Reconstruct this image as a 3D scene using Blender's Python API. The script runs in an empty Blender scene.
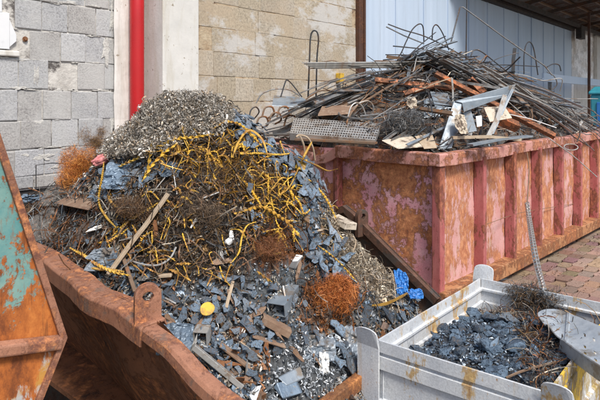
import bpy, math, random
import numpy as np
from mathutils import Vector, noise as mnoise

random.seed(7)
R = np.random.default_rng(11)
SC = bpy.context.scene
COL = SC.collection
PI = math.pi

# ------------------------------------------------------------------ camera model (level camera, vertical lens shift)
F, CH, HY = 550.0, 2.1, 101.0
TH = math.atan(475 / 550.0)
SN, CS = math.sin(TH), math.cos(TH)

def at(px, py, **k):
    """point of the place seen at photo pixel px,py on a plane: u= (x), v= (y), z=, or depth Y="""
    a = (px - 300) / F
    b = (HY - py) / F
    d = np.array([a * SN + CS, -a * CS + SN, b])
    if 'Y' in k: t = k['Y']
    elif 'u' in k: t = k['u'] / d[0]
    elif 'v' in k: t = k['v'] / d[1]
    else: t = (k['z'] - CH) / d[2]
    p = d * t
    p[2] += CH
    return p

def depth(p):
    return p[0] * CS + p[1] * SN

def pix(p):
    Y = p[0] * CS + p[1] * SN
    X = p[0] * SN - p[1] * CS
    return 300 + F * X / Y, HY - (p[2] - CH) * F / Y

# ------------------------------------------------------------------ mesh building
class MB:
    def __init__(s):
        s.v = []; s.f = []; s.c = []; s.n = 0
    def add(s, verts, faces, col=None):
        verts = np.asarray(verts, float)
        b = s.n
        s.v.append(verts); s.n += len(verts)
        for f in faces: s.f.append(tuple(i + b for i in f))
        if col is None: col = (1, 1, 1)
        col = np.asarray(col, float)
        if col.ndim == 1: col = np.tile(col, (len(verts), 1))
        s.c.append(col)
        return s
    def box(s, o, ax, ay, az, col=None):
        o, ax, ay, az = (np.asarray(q, float) for q in (o, ax, ay, az))
        v = [o, o + ax, o + ax + ay, o + ay]
        v = v + [q + az for q in v]
        f = [(0, 3, 2, 1), (4, 5, 6, 7), (0, 1, 5, 4), (1, 2, 6, 5), (2, 3, 7, 6), (3, 0, 4, 7)]
        return s.add(v, f, col)
    def cbox(s, c, sx, sy, sz, col=None):
        c = np.asarray(c, float)
        return s.box(c - np.array([sx, sy, sz]) / 2, (sx, 0, 0), (0, sy, 0), (0, 0, sz), col)
    def prism(s, poly, ext, col=None):
        poly = np.asarray(poly, float); n = len(poly)
        v = np.vstack([poly, poly + np.asarray(ext, float)])
        f = [tuple(range(n))[::-1], tuple(range(n, 2 * n))]
        for i in range(n):
            j = (i + 1) % n
            f.append((i, j, j + n, i + n))
        return s.add(v, f, col)
    def sweep(s, path, prof, up=(0, 0, 1), closed=True, cap=True, col=None):
        """sweep a 2D profile (side, up) along a path"""
        path = np.asarray(path, float); m = len(prof); vs = []
        up = np.asarray(up, float)
        for i, p in enumerate(path):
            t = path[min(i + 1, len(path) - 1)] - path[max(i - 1, 0)]
            t /= np.linalg.norm(t) + 1e-9
            sd = np.cross(t, up); sd /= np.linalg.norm(sd) + 1e-9
            uu = np.cross(sd, t)
            for a, b in prof: vs.append(p + sd * a + uu * b)
        f = []
        k = m if closed else m - 1
        for i in range(len(path) - 1):
            for j in range(k):
                q = (j + 1) % m
                f.append((i * m + j, i * m + q, (i + 1) * m + q, (i + 1) * m + j))
        if closed and cap:
            f.append(tuple(range(m))[::-1]); f.append(tuple(range((len(path) - 1) * m, len(path) * m)))
        return s.add(vs, f, col)
    def tube(s, path, r, n=6, col=None, cap=True):
        path = np.asarray(path, float); vs = []
        t0 = path[1] - path[0]
        nr = np.cross(t0, (0.31, 0.47, 0.83)); nr /= np.linalg.norm(nr) + 1e-9
        rr = r if hasattr(r, '__len__') else [r] * len(path)
        for i, p in enumerate(path):
            t = path[min(i + 1, len(path) - 1)] - path[max(i - 1, 0)]
            t = t / (np.linalg.norm(t) + 1e-9)
            nr = nr - t * nr.dot(t); nr /= np.linalg.norm(nr) + 1e-9
            bn = np.cross(t, nr)
            for k in range(n):
                a = 2 * PI * k / n
                vs.append(p + (nr * math.cos(a) + bn * math.sin(a)) * rr[i])
        f = []
        for i in range(len(path) - 1):
            for j in range(n):
                q = (j + 1) % n
                f.append((i * n + j, i * n + q, (i + 1) * n + q, (i + 1) * n + j))
        if cap:
            f.append(tuple(range(n))[::-1]); f.append(tuple(range((len(path) - 1) * n, len(path) * n)))
        return s.add(vs, f, col)
    def grid(s, P, col=None, flip=False):
        P = np.asarray(P, float); a, b = P.shape[:2]
        f = []
        for i in range(a - 1):
            for j in range(b - 1):
                q = (i * b + j, i * b + j + 1, (i + 1) * b + j + 1, (i + 1) * b + j)
                f.append(q[::-1] if flip else q)
        return s.add(P.reshape(-1, 3), f, None if col is None else np.asarray(col).reshape(-1, 3) if np.ndim(col) > 1 else col)
    def build(s, name, m, parent=None, smooth=False, org=None):
        v = np.vstack(s.v)
        if org is None:
            if parent is not None:
                org = np.zeros(3)
            else:
                lo, hi = v.min(0), v.max(0)
                org = np.array([(lo[0] + hi[0]) / 2, (lo[1] + hi[1]) / 2, lo[2]])
        org = np.asarray(org, float)
        wl = np.zeros(3)
        q = parent
        while q is not None:
            wl += np.array(q.location); q = q.parent
        me = bpy.data.meshes.new(name)
        me.from_pydata((v - org - (wl if parent is not None else 0)).tolist(), [], s.f)
        at_ = me.attributes.new('Col', 'FLOAT_COLOR', 'POINT')
        c = np.ones((len(v), 4)); c[:, :3] = np.vstack(s.c)
        at_.data.foreach_set('color', c.ravel())
        for mm in (m if isinstance(m, (list, tuple)) else [m]): me.materials.append(mm)
        if smooth: me.polygons.foreach_set('use_smooth', [True] * len(me.polygons))
        me.update()
        o = bpy.data.objects.new(name, me); COL.objects.link(o)
        o.location = org
        if parent is not None: o.parent = parent
        return o

def tag(o, label=None, cat=None, group=None, kind=None):
    if label: o['label'] = label
    if cat: o['category'] = cat
    if group: o['group'] = group
    if kind: o['kind'] = kind
    return o

def empty(name, loc, label, cat, group=None):
    o = bpy.data.objects.new(name, None); COL.objects.link(o)
    o.location = loc; o.empty_display_size = 0.1
    return tag(o, label, cat, group)

def bevel(o, w=0.005, seg=2, ang=35):
    b = o.modifiers.new('bevel', 'BEVEL'); b.width = w; b.segments = seg
    b.limit_method = 'ANGLE'; b.angle_limit = math.radians(ang)
    return o

def smooth_path(pts, n=8):
    P = [np.asarray(p, float) for p in pts]
    if len(P) < 3:
        return [P[0] + (P[-1] - P[0]) * i / n for i in range(n + 1)]
    out = []
    Q = [2 * P[0] - P[1]] + P + [2 * P[-1] - P[-2]]
    for i in range(1, len(Q) - 2):
        p0, p1, p2, p3 = Q[i - 1:i + 3]
        for k in range(n):
            t = k / n
            out.append(0.5 * ((2 * p1) + (p2 - p0) * t + (2 * p0 - 5 * p1 + 4 * p2 - p3) * t * t + (3 * p1 - p0 - 3 * p2 + p3) * t ** 3))
    out.append(P[-1])
    return out

def nz(p, s=1.0, o=3):
    return mnoise.fractal(Vector((float(p[0]) * s, float(p[1]) * s, float(p[2]) * s)), 1.0, 2.0, o)

# ------------------------------------------------------------------ materials
class NT:
    def __init__(s, name):
        s.m = bpy.data.materials.new(name); s.m.use_nodes = True
        s.t = s.m.node_tree; s.N = s.t.nodes; s.L = s.t.links
        s.b = s.N['Principled BSDF']
        s.co = s.N.new('ShaderNodeTexCoord').outputs['Object']
    def lk(s, a, b): s.L.new(a, b)
    def mapping(s, sc, loc=(0, 0, 0)):
        n = s.N.new('ShaderNodeMapping'); n.inputs['Scale'].default_value = sc; n.inputs['Location'].default_value = loc
        s.lk(s.co, n.inputs[0]); return n.outputs[0]
    def noise(s, scale, det=6, rough=0.6, co=None, dist=0.0):
        n = s.N.new('ShaderNodeTexNoise'); n.inputs['Scale'].default_value = scale
        n.inputs['Detail'].default_value = det; n.inputs['Roughness'].default_value = rough
        n.inputs['Distortion'].default_value = dist
        s.lk(co if co is not None else s.co, n.inputs['Vector']); return n.outputs['Fac']
    def vor(s, scale, out='Distance', feat='F1', co=None):
        n = s.N.new('ShaderNodeTexVoronoi'); n.feature = feat; n.inputs['Scale'].default_value = scale
        s.lk(co if co is not None else s.co, n.inputs['Vector']); return n.outputs[out]
    def ramp(s, x, stops, interp='LINEAR'):
        n = s.N.new('ShaderNodeValToRGB'); e = n.color_ramp.elements; n.color_ramp.interpolation = interp
        while len(e) < len(stops): e.new(0.5)
        for i, (p, c) in enumerate(stops):
            e[i].position = p
            e[i].color = (c, c, c, 1) if not hasattr(c, '__len__') else (*c, 1)
        s.lk(x, n.inputs[0]); return n.outputs[0]
    def mix(s, fac, a, b, mode='MIX'):
        n = s.N.new('ShaderNodeMix'); n.data_type = 'RGBA'; n.blend_type = mode
        for v, i in ((fac, 0), (a, 6), (b, 7)):
            sock = n.inputs[i]
            if hasattr(v, 'links'): s.lk(v, sock)
            elif hasattr(v, '__len__'): sock.default_value = (*v, 1)
            else: sock.default_value = v if i == 0 else (v, v, v, 1)
        return n.outputs[2]
    def math(s, op, a, b=0.0):
        n = s.N.new('ShaderNodeMath'); n.operation = op
        for v, sock in ((a, n.inputs[0]), (b, n.inputs[1])):
            if hasattr(v, 'links'): s.lk(v, sock)
            else: sock.default_value = v
        return n.outputs[0]
    def attr(s, name='Col'):
        n = s.N.new('ShaderNodeAttribute'); n.attribute_name = name; return n.outputs['Color']
    def bump(s, h, st=0.3, d=0.01):
        n = s.N.new('ShaderNodeBump'); n.inputs['Strength'].default_value = st; n.inputs['Distance'].default_value = d
        s.lk(h, n.inputs['Height'])
        if s.b.inputs['Normal'].is_linked:
            s.lk(s.b.inputs['Normal'].links[0].from_socket, n.inputs['Normal'])
        s.lk(n.outputs[0], s.b.inputs['Normal'])
    def set(s, col=None, rough=0.6, metal=0.0, spec=None):
        for v, k in ((col, 'Base Color'), (rough, 'Roughness'), (metal, 'Metallic')):
            if v is None: continue
            if hasattr(v, 'links'): s.lk(v, s.b.inputs[k])
            elif hasattr(v, '__len__'): s.b.inputs[k].default_value = (*v, 1)
            else: s.b.inputs[k].default_value = v
        if spec is not None: s.b.inputs['Specular IOR Level'].default_value = spec
        return s.m

def rusty(name, paint, paint2, rust, rust2, lo=0.47, hi=0.54, scale=3.0, stretch=(1, 1, 1), rough=0.7, dark=None, bumps=0.35, streak=0.25, edge=(0.10, 0.045, 0.025)):
    """old paint breaking up over rust: big patches with ragged edges, runs, scratches and pin-prick spots"""
    t = NT(name)
    co = t.mapping(stretch)
    a = t.noise(scale, 12, 0.7, co, 0.5)
    b = t.noise(scale * 6.5, 9, 0.75, co)
    st = t.noise(scale * 2.4, 7, 0.7, t.mapping((1.6, 1.6, 0.16), (3, 1, 4)))
    w = t.math('ADD', a, t.math('MULTIPLY', t.math('SUBTRACT', b, 0.5), 0.38))
    w = t.math('ADD', w, t.math('MULTIPLY', t.math('SUBTRACT', st, 0.5), streak))
    mid = (lo + hi) / 2; d = min((hi - lo) / 2, 0.03)
    f = t.ramp(w, [(mid - d, 0.0), (mid + d, 1.0)])
    pn = t.mix(t.ramp(t.noise(scale * 2.3, 8, 0.68, co), [(0.38, 0), (0.64, 1)]), paint, paint2)
    pn = t.mix(t.ramp(st, [(0.56, 0), (0.72, 0.55)]), pn, rust)
    hl = tuple(min(1, x * 1.5 + .02) for x in rust)
    rn = t.ramp(t.noise(scale * 7, 10, 0.75, co), [(0.3, tuple(x * .55 for x in rust2)), (0.44, rust2), (0.54, rust), (0.68, hl)])
    c = t.mix(f, pn, rn)
    e = t.ramp(w, [(mid - d * 1.6, 0), (mid - d * .2, 0.55), (mid + d * 1.2, 0.5), (mid + d * 3.2, 0)])
    c = t.mix(e, c, edge)
    if dark is not None:
        dk = t.ramp(t.noise(scale * 1.7, 11, 0.78, t.mapping(stretch, (3, 5, 7))), [(0.57, 0), (0.63, 0.9)])
        c = t.mix(dk, c, dark)
    sp = t.ramp(t.noise(scale * 16, 5, 0.7, co), [(0.63, 0), (0.69, 0.8)])
    c = t.mix(sp, c, rust2)
    g = t.ramp(t.noise(scale * 34, 3, 0.6), [(0.3, 0.84), (0.7, 1.1)])
    c = t.mix(1.0, c, g, 'MULTIPLY')
    t.set(c, t.ramp(f, [(0, rough - 0.2), (1, min(1, rough + 0.18))]), 0.0, 0.35)
    t.bump(f, bumps, 0.004)
    t.bump(t.noise(scale * 25, 6, 0.75), 0.35, 0.005)
    return t.m

def colmat(name, rough=0.5, metal=0.0, nscale=25, lo=0.6, hi=1.25, bumpd=0.003, mul=(1, 1, 1)):
    t = NT(name)
    g = t.ramp(t.noise(nscale, 5, 0.65), [(0.3, lo), (0.7, hi)])
    c = t.mix(1.0, t.attr(), g, 'MULTIPLY')
    c = t.mix(1.0, c, mul, 'MULTIPLY')
    t.set(c, rough, metal)
    if bumpd: t.bump(t.noise(nscale * 1.5, 4, 0.6), 0.4, bumpd)
    return t.m

def plain(name, c1, c2, scale=12, rough=0.5, metal=0.0, bump=0.2, bd=0.004, c3=None, vary=0, tint=None):
    t = NT(name)
    c = t.mix(t.ramp(t.noise(scale, 8, 0.65), [(0.35, 0), (0.65, 1)]), c1, c2)
    if c3 is not None:
        c = t.mix(t.ramp(t.noise(scale * 0.6, 9, 0.72, t.mapping((1, 1, 1), (4, 9, 2))), [(0.52, 0), (0.6, 1)]), c, c3)
    if vary:
        oi = t.N.new('ShaderNodeObjectInfo').outputs['Random']
        c = t.mix(1.0, c, t.ramp(oi, [(0, 1 - vary), (0.5, 1.0), (1, 1 + vary * .6)]), 'MULTIPLY')
        if tint is not None: c = t.mix(t.ramp(t.math('FRACT', t.math('MULTIPLY', oi, 7.31)), [(0.35, 0), (1, 0.8)]), c, tint)
    r = t.ramp(t.noise(scale * 3, 4, 0.6), [(0.3, max(rough - 0.12, 0.05)), (0.7, min(rough + 0.15, 1))])
    t.set(c, r, metal)
    if bump: t.bump(t.noise(scale * 4, 5, 0.65), bump, bd)
    return t.m

# masonry: block colour comes from a per-block attribute (each block a slightly different mix)
def masonry(name, stain, pit=90, stain2=None):
    t = NT(name)
    g = t.ramp(t.noise(pit, 4, 0.75), [(0.3, 0.5), (0.5, 1.0), (0.72, 1.32)])
    c = t.mix(1.0, t.attr(), g, 'MULTIPLY')
    s1 = t.ramp(t.noise(1.1, 8, 0.7), [(0.46, 0), (0.62, 0.75)])
    c = t.mix(s1, c, stain)
    if stain2 is not None:
        s2 = t.ramp(t.noise(0.9, 9, 0.72, t.mapping((1, 1, 1.6), (7, 3, 11))), [(0.485, 0), (0.55, 0.75)])
        c = t.mix(s2, c, stain2)
    t.set(c, 0.95, 0.0, 0.15)
    t.bump(t.noise(pit, 5, 0.8), 0.75, 0.008)
    t.bump(t.noise(14, 4, 0.6), 0.3, 0.012)
    return t.m

M = {}
M['block'] = masonry('grey_block', (0.50, 0.50, 0.49), 60)
M['beige'] = masonry('beige_block', (0.44, 0.355, 0.26), 34, (0.55, 0.545, 0.535))
M['mortar'] = plain('mortar', (0.40, 0.38, 0.35), (0.66, 0.64, 0.6), 7, 0.95, 0, 0.6, 0.02, (0.10, 0.09, 0.085))
M['smear'] = plain('mortar_smear', (0.46, 0.45, 0.42), (0.62, 0.61, 0.58), 9, 0.95, 0, 0.8, 0.02, (0.36, 0.35, 0.34))
M['mortar_beige'] = plain('mortar_beige', (0.34, 0.24, 0.15), (0.5, 0.42, 0.3), 7, 0.95, 0, 0.6, 0.02, (0.12, 0.07, 0.045))
def plasterm(name, c1, c2, c3, dirt):
    t = NT(name)
    c = t.mix(t.ramp(t.noise(2.5, 9, 0.7), [(0.35, 0), (0.65, 1)]), c1, c2)
    st = t.ramp(t.noise(2.2, 8, 0.7, t.mapping((3.5, 3.5, 0.5))), [(0.5, 0), (0.68, 0.8)])
    c = t.mix(st, c, c3)
    pits = t.ramp(t.noise(22, 3, 0.5), [(0.26, 1), (0.33, 0)])
    c = t.mix(pits, c, dirt)
    t.set(c, 0.9, 0, 0.2)
    t.bump(t.noise(30, 6, 0.7), 0.4, 0.006)
    return t.m
M['plaster'] = plasterm('column_concrete', (0.56, 0.555, 0.53), (0.66, 0.65, 0.62), (0.50, 0.47, 0.40), (0.3, 0.26, 0.2))
M['whiteplaster'] = plasterm('white_plaster', (0.60, 0.585, 0.55), (0.72, 0.71, 0.68), (0.47, 0.44, 0.39), (0.3, 0.26, 0.2))
M['dark_plinth'] = plain('dark_plinth', (0.035, 0.035, 0.036), (0.08, 0.075, 0.07), 4, 0.9, 0, 0.5, 0.02)
t = NT('red_pipe_paint'); t.set(t.mix(t.ramp(t.noise(2.0, 6, 0.6), [(0.4, 0), (0.7, 1)]), (0.47, 0.010, 0.014), (0.38, 0.010, 0.013)), t.ramp(t.noise(9, 4), [(0.3, 0.2), (0.7, 0.42)])); M['pipe'] = t.m
M['rustpost'] = rusty('rusty_post', (0.07, 0.035, 0.025), (0.1, 0.05, 0.035), (0.12, 0.05, 0.025), (0.05, 0.025, 0.02), scale=4)
t = NT('pale_blue_sheet')
c = t.mix(t.ramp(t.noise(0.5, 7, 0.6, t.mapping((1, 1, 0.35))), [(0.35, 0), (0.7, 1)]), (0.40, 0.50, 0.63), (0.49, 0.58, 0.70))
c = t.mix(t.ramp(t.noise(1.6, 8, 0.7, t.mapping((4, 4, 0.25))), [(0.55, 0), (0.75, 0.55)]), c, (0.30, 0.35, 0.41))
t.set(c, 0.42, 0.0); t.bump(t.noise(1.2, 3, 0.5), 0.12, 0.03); M['sheet'] = t.m
M['darksteel'] = plain('dark_steel', (0.03, 0.028, 0.027), (0.07, 0.05, 0.04), 6, 0.7, 0.2, 0.2)
M['canopyrust'] = rusty('canopy_rust', (0.05, 0.035, 0.028), (0.08, 0.05, 0.035), (0.13, 0.06, 0.03), (0.06, 0.035, 0.025), scale=3)
M['board'] = plain('white_board', (0.66, 0.68, 0.7), (0.74, 0.75, 0.76), 3, 0.6, 0, 0.15, 0.003, (0.58, 0.59, 0.6))

# container paints
ORG, ORG2 = (0.36, 0.125, 0.035), (0.24, 0.07, 0.022)
M['cont_end'] = rusty('container_end_paint', (0.70, 0.31, 0.36), (0.74, 0.43, 0.46), (0.60, 0.26, 0.115), (0.46, 0.17, 0.08), 0.482, 0.522, 2.4, dark=(0.40, 0.19, 0.115), streak=.12)
M['cont_side'] = rusty('container_side_paint', (0.62, 0.38, 0.37), (0.58, 0.29, 0.27), (0.50, 0.23, 0.12), (0.40, 0.15, 0.08), 0.465, 0.505, 3.6, (1, 1, 0.55), dark=(0.55, 0.37, 0.29), streak=.4, edge=(.36, .16, .09))
M['cont_rim'] = rusty('container_rim_paint', (0.53, 0.24, 0.21), (0.58, 0.33, 0.28), (0.46, 0.2, 0.11), (0.34, 0.125, 0.075), 0.48, 0.53, 4.5, rough=0.65, dark=(.42, .2, .13))
M['cont_rib'] = rusty('container_rib_paint', (0.38, 0.105, 0.105), (0.45, 0.16, 0.15), (0.36, 0.13, 0.075), (0.25, 0.08, 0.055), 0.49, 0.54, 4.0, (1, 1, 0.5), streak=.35)
M['cont_rail'] = rusty('container_rail_rust', (0.42, 0.19, 0.085), (0.46, 0.25, 0.13), (0.37, 0.15, 0.06), (0.26, 0.10, 0.05), 0.45, 0.52, 4, dark=(.25, .13, .08))
# skips
M['skip_rust'] = rusty('skip_brown_rust', (0.33, 0.145, 0.075), (0.24, 0.11, 0.065), (0.46, 0.185, 0.075), (0.24, 0.1, 0.055), 0.47, 0.53, 2.6, dark=(0.06, 0.038, 0.033), streak=.4)
M['skip_rim'] = rusty('skip_rim_rust', (0.36, 0.175, 0.11), (0.29, 0.135, 0.085), (0.46, 0.19, 0.08), (0.21, 0.085, 0.055), 0.46, 0.52, 5.0, dark=(0.20, 0.13, 0.10), edge=(.17, .08, .055))
M['skip_dark'] = rusty('skip_dark_plate', (0.06, 0.047, 0.041), (0.09, 0.07, 0.058), (0.12, 0.06, 0.04), (0.07, 0.045, 0.035), 0.5, 0.56, 2.5)
M['lip'] = rusty('skip_lip_rust', (0.22, 0.1, 0.045), (0.27, 0.13, 0.06), (0.36, 0.15, 0.05), (0.2, 0.08, 0.04), 0.46, 0.52, 5.0)
def turquoise():
    t = NT('turquoise_rust')
    sep = t.N.new('ShaderNodeSeparateXYZ'); t.lk(t.co, sep.inputs[0])
    z = sep.outputs['Z']
    w = t.math('ADD', t.math('MULTIPLY', t.noise(2.6, 10, 0.72, None, 0.6), 1.0), t.math('MULTIPLY', z, 0.30))
    w = t.math('ADD', w, t.math('MULTIPLY', t.math('SUBTRACT', t.noise(16, 9, 0.75, t.mapping((1, 1, .6))), 0.5), 0.34))
    f = t.ramp(w, [(0.965, 1.0), (0.995, 0.0)])
    paint = t.mix(t.ramp(t.noise(6, 8, 0.7), [(0.4, 0), (0.62, 1)]), (0.085, 0.25, 0.26), (0.20, 0.33, 0.29))
    rust = t.ramp(t.noise(7, 12, 0.8, t.mapping((1, 1, 0.55))), [(0.30, (0.07, 0.026, 0.014)), (0.42, (0.20, 0.06, 0.02)), (0.52, (0.40, 0.12, 0.028)), (0.66, (0.58, 0.21, 0.05))])
    sc = t.ramp(t.noise(22, 4, 0.6, t.mapping((1, 1, 0.08))), [(0.60, 0), (0.66, 0.6)])
    rust = t.mix(sc, rust, (0.09, 0.035, 0.018))
    paint = t.mix(t.ramp(t.noise(26, 6, 0.7, t.mapping((1, 1, 0.2), (1, 5, 2))), [(0.57, 0), (0.66, 0.8)]), paint, (0.25, 0.10, 0.04))
    low = t.math('SUBTRACT', t.math('ADD', t.noise(5, 10, 0.75, t.mapping((1.6, 1.6, 0.7), (2, 2, 2)), 0.5), 1.0), t.math('MULTIPLY', z, 1.0))
    yl = t.ramp(low, [(0.385, 0.0), (0.43, 0.9)])
    rust = t.mix(yl, rust, t.mix(t.ramp(t.noise(12, 8, 0.7), [(0.42, 0), (0.55, 1)]), (0.46, 0.25, 0.06), (0.42, 0.43, 0.42)))
    c = t.mix(f, paint, rust)
    c = t.mix(t.ramp(t.noise(30, 6, 0.7), [(0.6, 0), (0.7, 0.7)]), c, (0.16, 0.05, 0.02))
    t.set(c, 0.7, 0, 0.3)
    t.bump(f, 0.4, 0.004); t.bump(t.noise(40, 5, 0.7), 0.3, 0.004)
    return t.m
M['turq'] = turquoise()
M['crate'] = rusty('crate_grey_paint', (0.50, 0.53, 0.57), (0.61, 0.63, 0.645), (0.50, 0.34, 0.15), (0.36, 0.2, 0.09), 0.565, 0.605, 3.4, (1, 1, 0.6), rough=0.6, dark=(0.38, 0.40, 0.42), bumps=0.15, streak=.45, edge=(.5, .38, .22))
M['crate_yellow'] = rusty('crate_yellow_paint', (0.66, 0.42, 0.03), (0.70, 0.50, 0.08), (0.52, 0.53, 0.53), (0.40, 0.30, 0.12), 0.46, 0.51, 3.0, (1, 1, 0.5), dark=(0.22, 0.15, 0.05))
M['galv'] = plain('galvanised_plate', (0.36, 0.41, 0.46), (0.52, 0.56, 0.59), 9, 0.45, 0.35, 0.35, 0.005, (0.27, 0.25, 0.22))
M['perf'] = plain('perforated_steel', (0.42, 0.41, 0.39), (0.56, 0.55, 0.53), 10, 0.4, 0.6, 0.2, 0.003, (0.28, 0.22, 0.17))
M['bluegrey'] = plain('blue_grey_steel', (0.19, 0.235, 0.28), (0.29, 0.33, 0.37), 8, 0.45, 0.35, 0.3, 0.004, (0.2, 0.17, 0.14))
M['rod_grey'] = plain('rod_grey', (0.15, 0.155, 0.16), (0.25, 0.25, 0.25), 18, 0.5, 0.5, 0.2, 0.002, (0.17, 0.12, 0.09))
M['rod_pale'] = plain('rod_pale', (0.36, 0.355, 0.34), (0.46, 0.46, 0.45), 18, 0.45, 0.4, 0.2, 0.002, (0.27, 0.21, 0.16))
M['rod_dark'] = plain('rod_dark', (0.035, 0.04, 0.045), (0.07, 0.07, 0.075), 18, 0.5, 0.3, 0.2, 0.002, (0.08, 0.05, 0.035))
M['rod_brown'] = plain('rod_brown', (0.16, 0.105, 0.07), (0.22, 0.15, 0.10), 18, 0.65, 0.2, 0.2, 0.002, (0.25, 0.11, 0.045))
M['orange'] = rusty('orange_primer', (0.40, 0.115, 0.035), (0.42, 0.17, 0.07), (0.22, 0.09, 0.045), (0.11, 0.055, 0.035), 0.45, 0.51, 5.0, dark=(.09, .05, .035))
M['chips'] = colmat('mixed_scrap', 0.5, 0.35, 40)
M['mound'] = colmat('scrap_dirt', 0.75, 0.1, 60, 0.3, 1.7, 0.02)
M['swarf'] = colmat('bright_swarf', 0.45, 0.25, 30)
M['yellow'] = plain('ochre_strip', (0.60, 0.36, 0.035), (0.72, 0.47, 0.08), 22, 0.6, 0.1, 0.3, 0.003, (0.26, 0.12, 0.035), vary=.4, tint=(.33, .17, .04))
M['wool'] = colmat('rust_wool', 0.65, 0.1, 30, 0.6, 1.3, 0)
M['flake'] = plain('blue_flake', (0.115, 0.165, 0.225), (0.20, 0.265, 0.34), 6, 0.45, 0.25, 0.5, 0.01, (0.10, 0.085, 0.07), vary=.45)
M['flake2'] = plain('dark_flake', (0.055, 0.075, 0.10), (0.125, 0.16, 0.205), 6, 0.45, 0.25, 0.5, 0.01, (0.12, 0.08, 0.05), vary=.45)
M['flake3'] = plain('pale_flake', (0.16, 0.20, 0.25), (0.25, 0.30, 0.35), 6, 0.4, 0.3, 0.5, 0.01, (0.17, 0.13, 0.10), vary=.45)
M['lump'] = plain('slag_lump', (0.075, 0.12, 0.175), (0.18, 0.25, 0.33), 3, 0.25, 0.35, 0.7, 0.008, (0.03, 0.04, 0.055))
M['lump2'] = plain('dark_slag_lump', (0.035, 0.05, 0.07), (0.11, 0.15, 0.2), 3, 0.25, 0.4, 0.7, 0.008, (0.12, 0.10, 0.085))
M['wood'] = plain('grey_wood', (0.34, 0.26, 0.18), (0.46, 0.37, 0.27), 14, 0.8, 0, 0.4, 0.003, (0.33, 0.24, 0.16))
M['oldwood'] = plain('brown_board', (0.17, 0.10, 0.065), (0.25, 0.165, 0.11), 10, 0.8, 0, 0.4, 0.004, (0.30, 0.22, 0.16))
M['foam'] = plain('white_foam', (0.72, 0.72, 0.70), (0.80, 0.80, 0.79), 8, 0.8, 0, 0.2, 0.003)
M['cream'] = plain('cream_plastic', (0.46, 0.39, 0.30), (0.58, 0.51, 0.42), 16, 0.7, 0, 0.4, 0.004, (0.16, 0.12, 0.09))
M['bluebag'] = plain('blue_plastic', (0.02, 0.12, 0.40), (0.04, 0.2, 0.52), 6, 0.35, 0, 0.2, 0.004)
M['discyel'] = plain('yellow_disc', (0.58, 0.35, 0.025), (0.66, 0.44, 0.06), 20, 0.7, 0, 0.4, 0.003, (0.36, 0.22, 0.06))
M['pink'] = plain('pink_scrap', (0.55, 0.16, 0.17), (0.6, 0.25, 0.24), 12, 0.5, 0, 0.3, 0.003)
M['turqthing'] = plain('turquoise_plastic', (0.025, 0.2, 0.27), (0.04, 0.28, 0.35), 6, 0.5, 0, 0.1)
t = NT('clear_film'); t.set(t.mix(t.noise(6, 4), (0.35, 0.35, 0.34), (0.5, 0.49, 0.47)), 0.25, 0); t.b.inputs['Alpha'].default_value = 0.10; t.bump(t.noise(18, 4), 0.6, 0.01); M['film'] = t.m
t = NT('chain_steel'); t.set(t.mix(t.noise(14, 5), (0.45, 0.44, 0.42), (0.62, 0.61, 0.58)), 0.35, 0.7); M['chain'] = t.m
M['paver'] = colmat('paver', 0.9, 0.0, 60, 0.65, 1.25, 0.004)
t = NT('yard_ground')
c = t.mix(t.ramp(t.noise(1.3, 9, 0.7), [(0.35, 0), (0.65, 1)]), (0.075, 0.06, 0.05), (0.14, 0.115, 0.095))
c = t.mix(t.ramp(t.noise(30, 5, 0.7), [(0.5, 0), (0.7, 0.7)]), c, (0.04, 0.035, 0.03))
t.set(c, 0.95); t.bump(t.noise(25, 6, 0.75), 0.6, 0.02); M['ground'] = t.m

# ------------------------------------------------------------------ camera, sky, sun
cam = bpy.data.cameras.new('camera'); co = bpy.data.objects.new('camera', cam); COL.objects.link(co)
cam.sensor_width = 36; cam.lens = 36 * F / 600.0; cam.shift_y = -(200 - HY) / 600.0
cam.clip_end = 3000; cam.clip_start = 0.05
co.location = (0, 0, CH)
co.rotation_euler = Vector((CS, SN, 0)).to_track_quat('-Z', 'Y').to_euler()
SC.camera = co
W = bpy.data.worlds.new('World'); SC.world = W; W.use_nodes = True
sky = W.node_tree.nodes.new('ShaderNodeTexSky'); sky.sky_type = 'NISHITA'; sky.sun_disc = False
EL = math.radians(52)
tosun = Vector((-0.42, -1.0, 0)).normalized() * math.cos(EL) + Vector((0, 0, math.sin(EL)))
sky.sun_elevation = EL; sky.sun_rotation = math.atan2(tosun.x, tosun.y)
sky.air_density = 1.0; sky.dust_density = 2.5; sky.ozone_density = 0.6
bg = W.node_tree.nodes['Background']; bg.inputs[1].default_value = 0.118
W.node_tree.links.new(sky.outputs[0], bg.inputs[0])
sl = bpy.data.lights.new('sun', 'SUN'); so = bpy.data.objects.new('sun', sl); COL.objects.link(so)
sl.energy = 2.8; sl.angle = math.radians(14); sl.color = (1.0, 0.95, 0.87)
so.rotation_euler = (-tosun).to_track_quat('-Z', 'Y').to_euler(); so.location = (0, -5, 12)
SC.view_settings.view_transform = 'Standard'; SC.view_settings.look = 'None'
SC.view_settings.gamma = 1; SC.view_settings.exposure = 0.55; SC.view_settings.use_curve_mapping = False

# ================================================================== SETTING
V = 5.4
# ground sheet (reaches the horizon)
g = MB(); xs = np.concatenate([[-900, -200, -60, -20], np.linspace(-6, 16, 45), [30, 60, 200, 900]])
P = np.array([[(x, y, 0.015 * nz((x, y, 0), 0.8) if abs(x) < 18 and abs(y) < 18 else 0) for x in xs] for y in xs])
P[..., 2] -= 0.03
g.grid(P); tag(g.build('ground', M['ground'], smooth=True, org=(0, 0, 0)), kind='structure')
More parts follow.
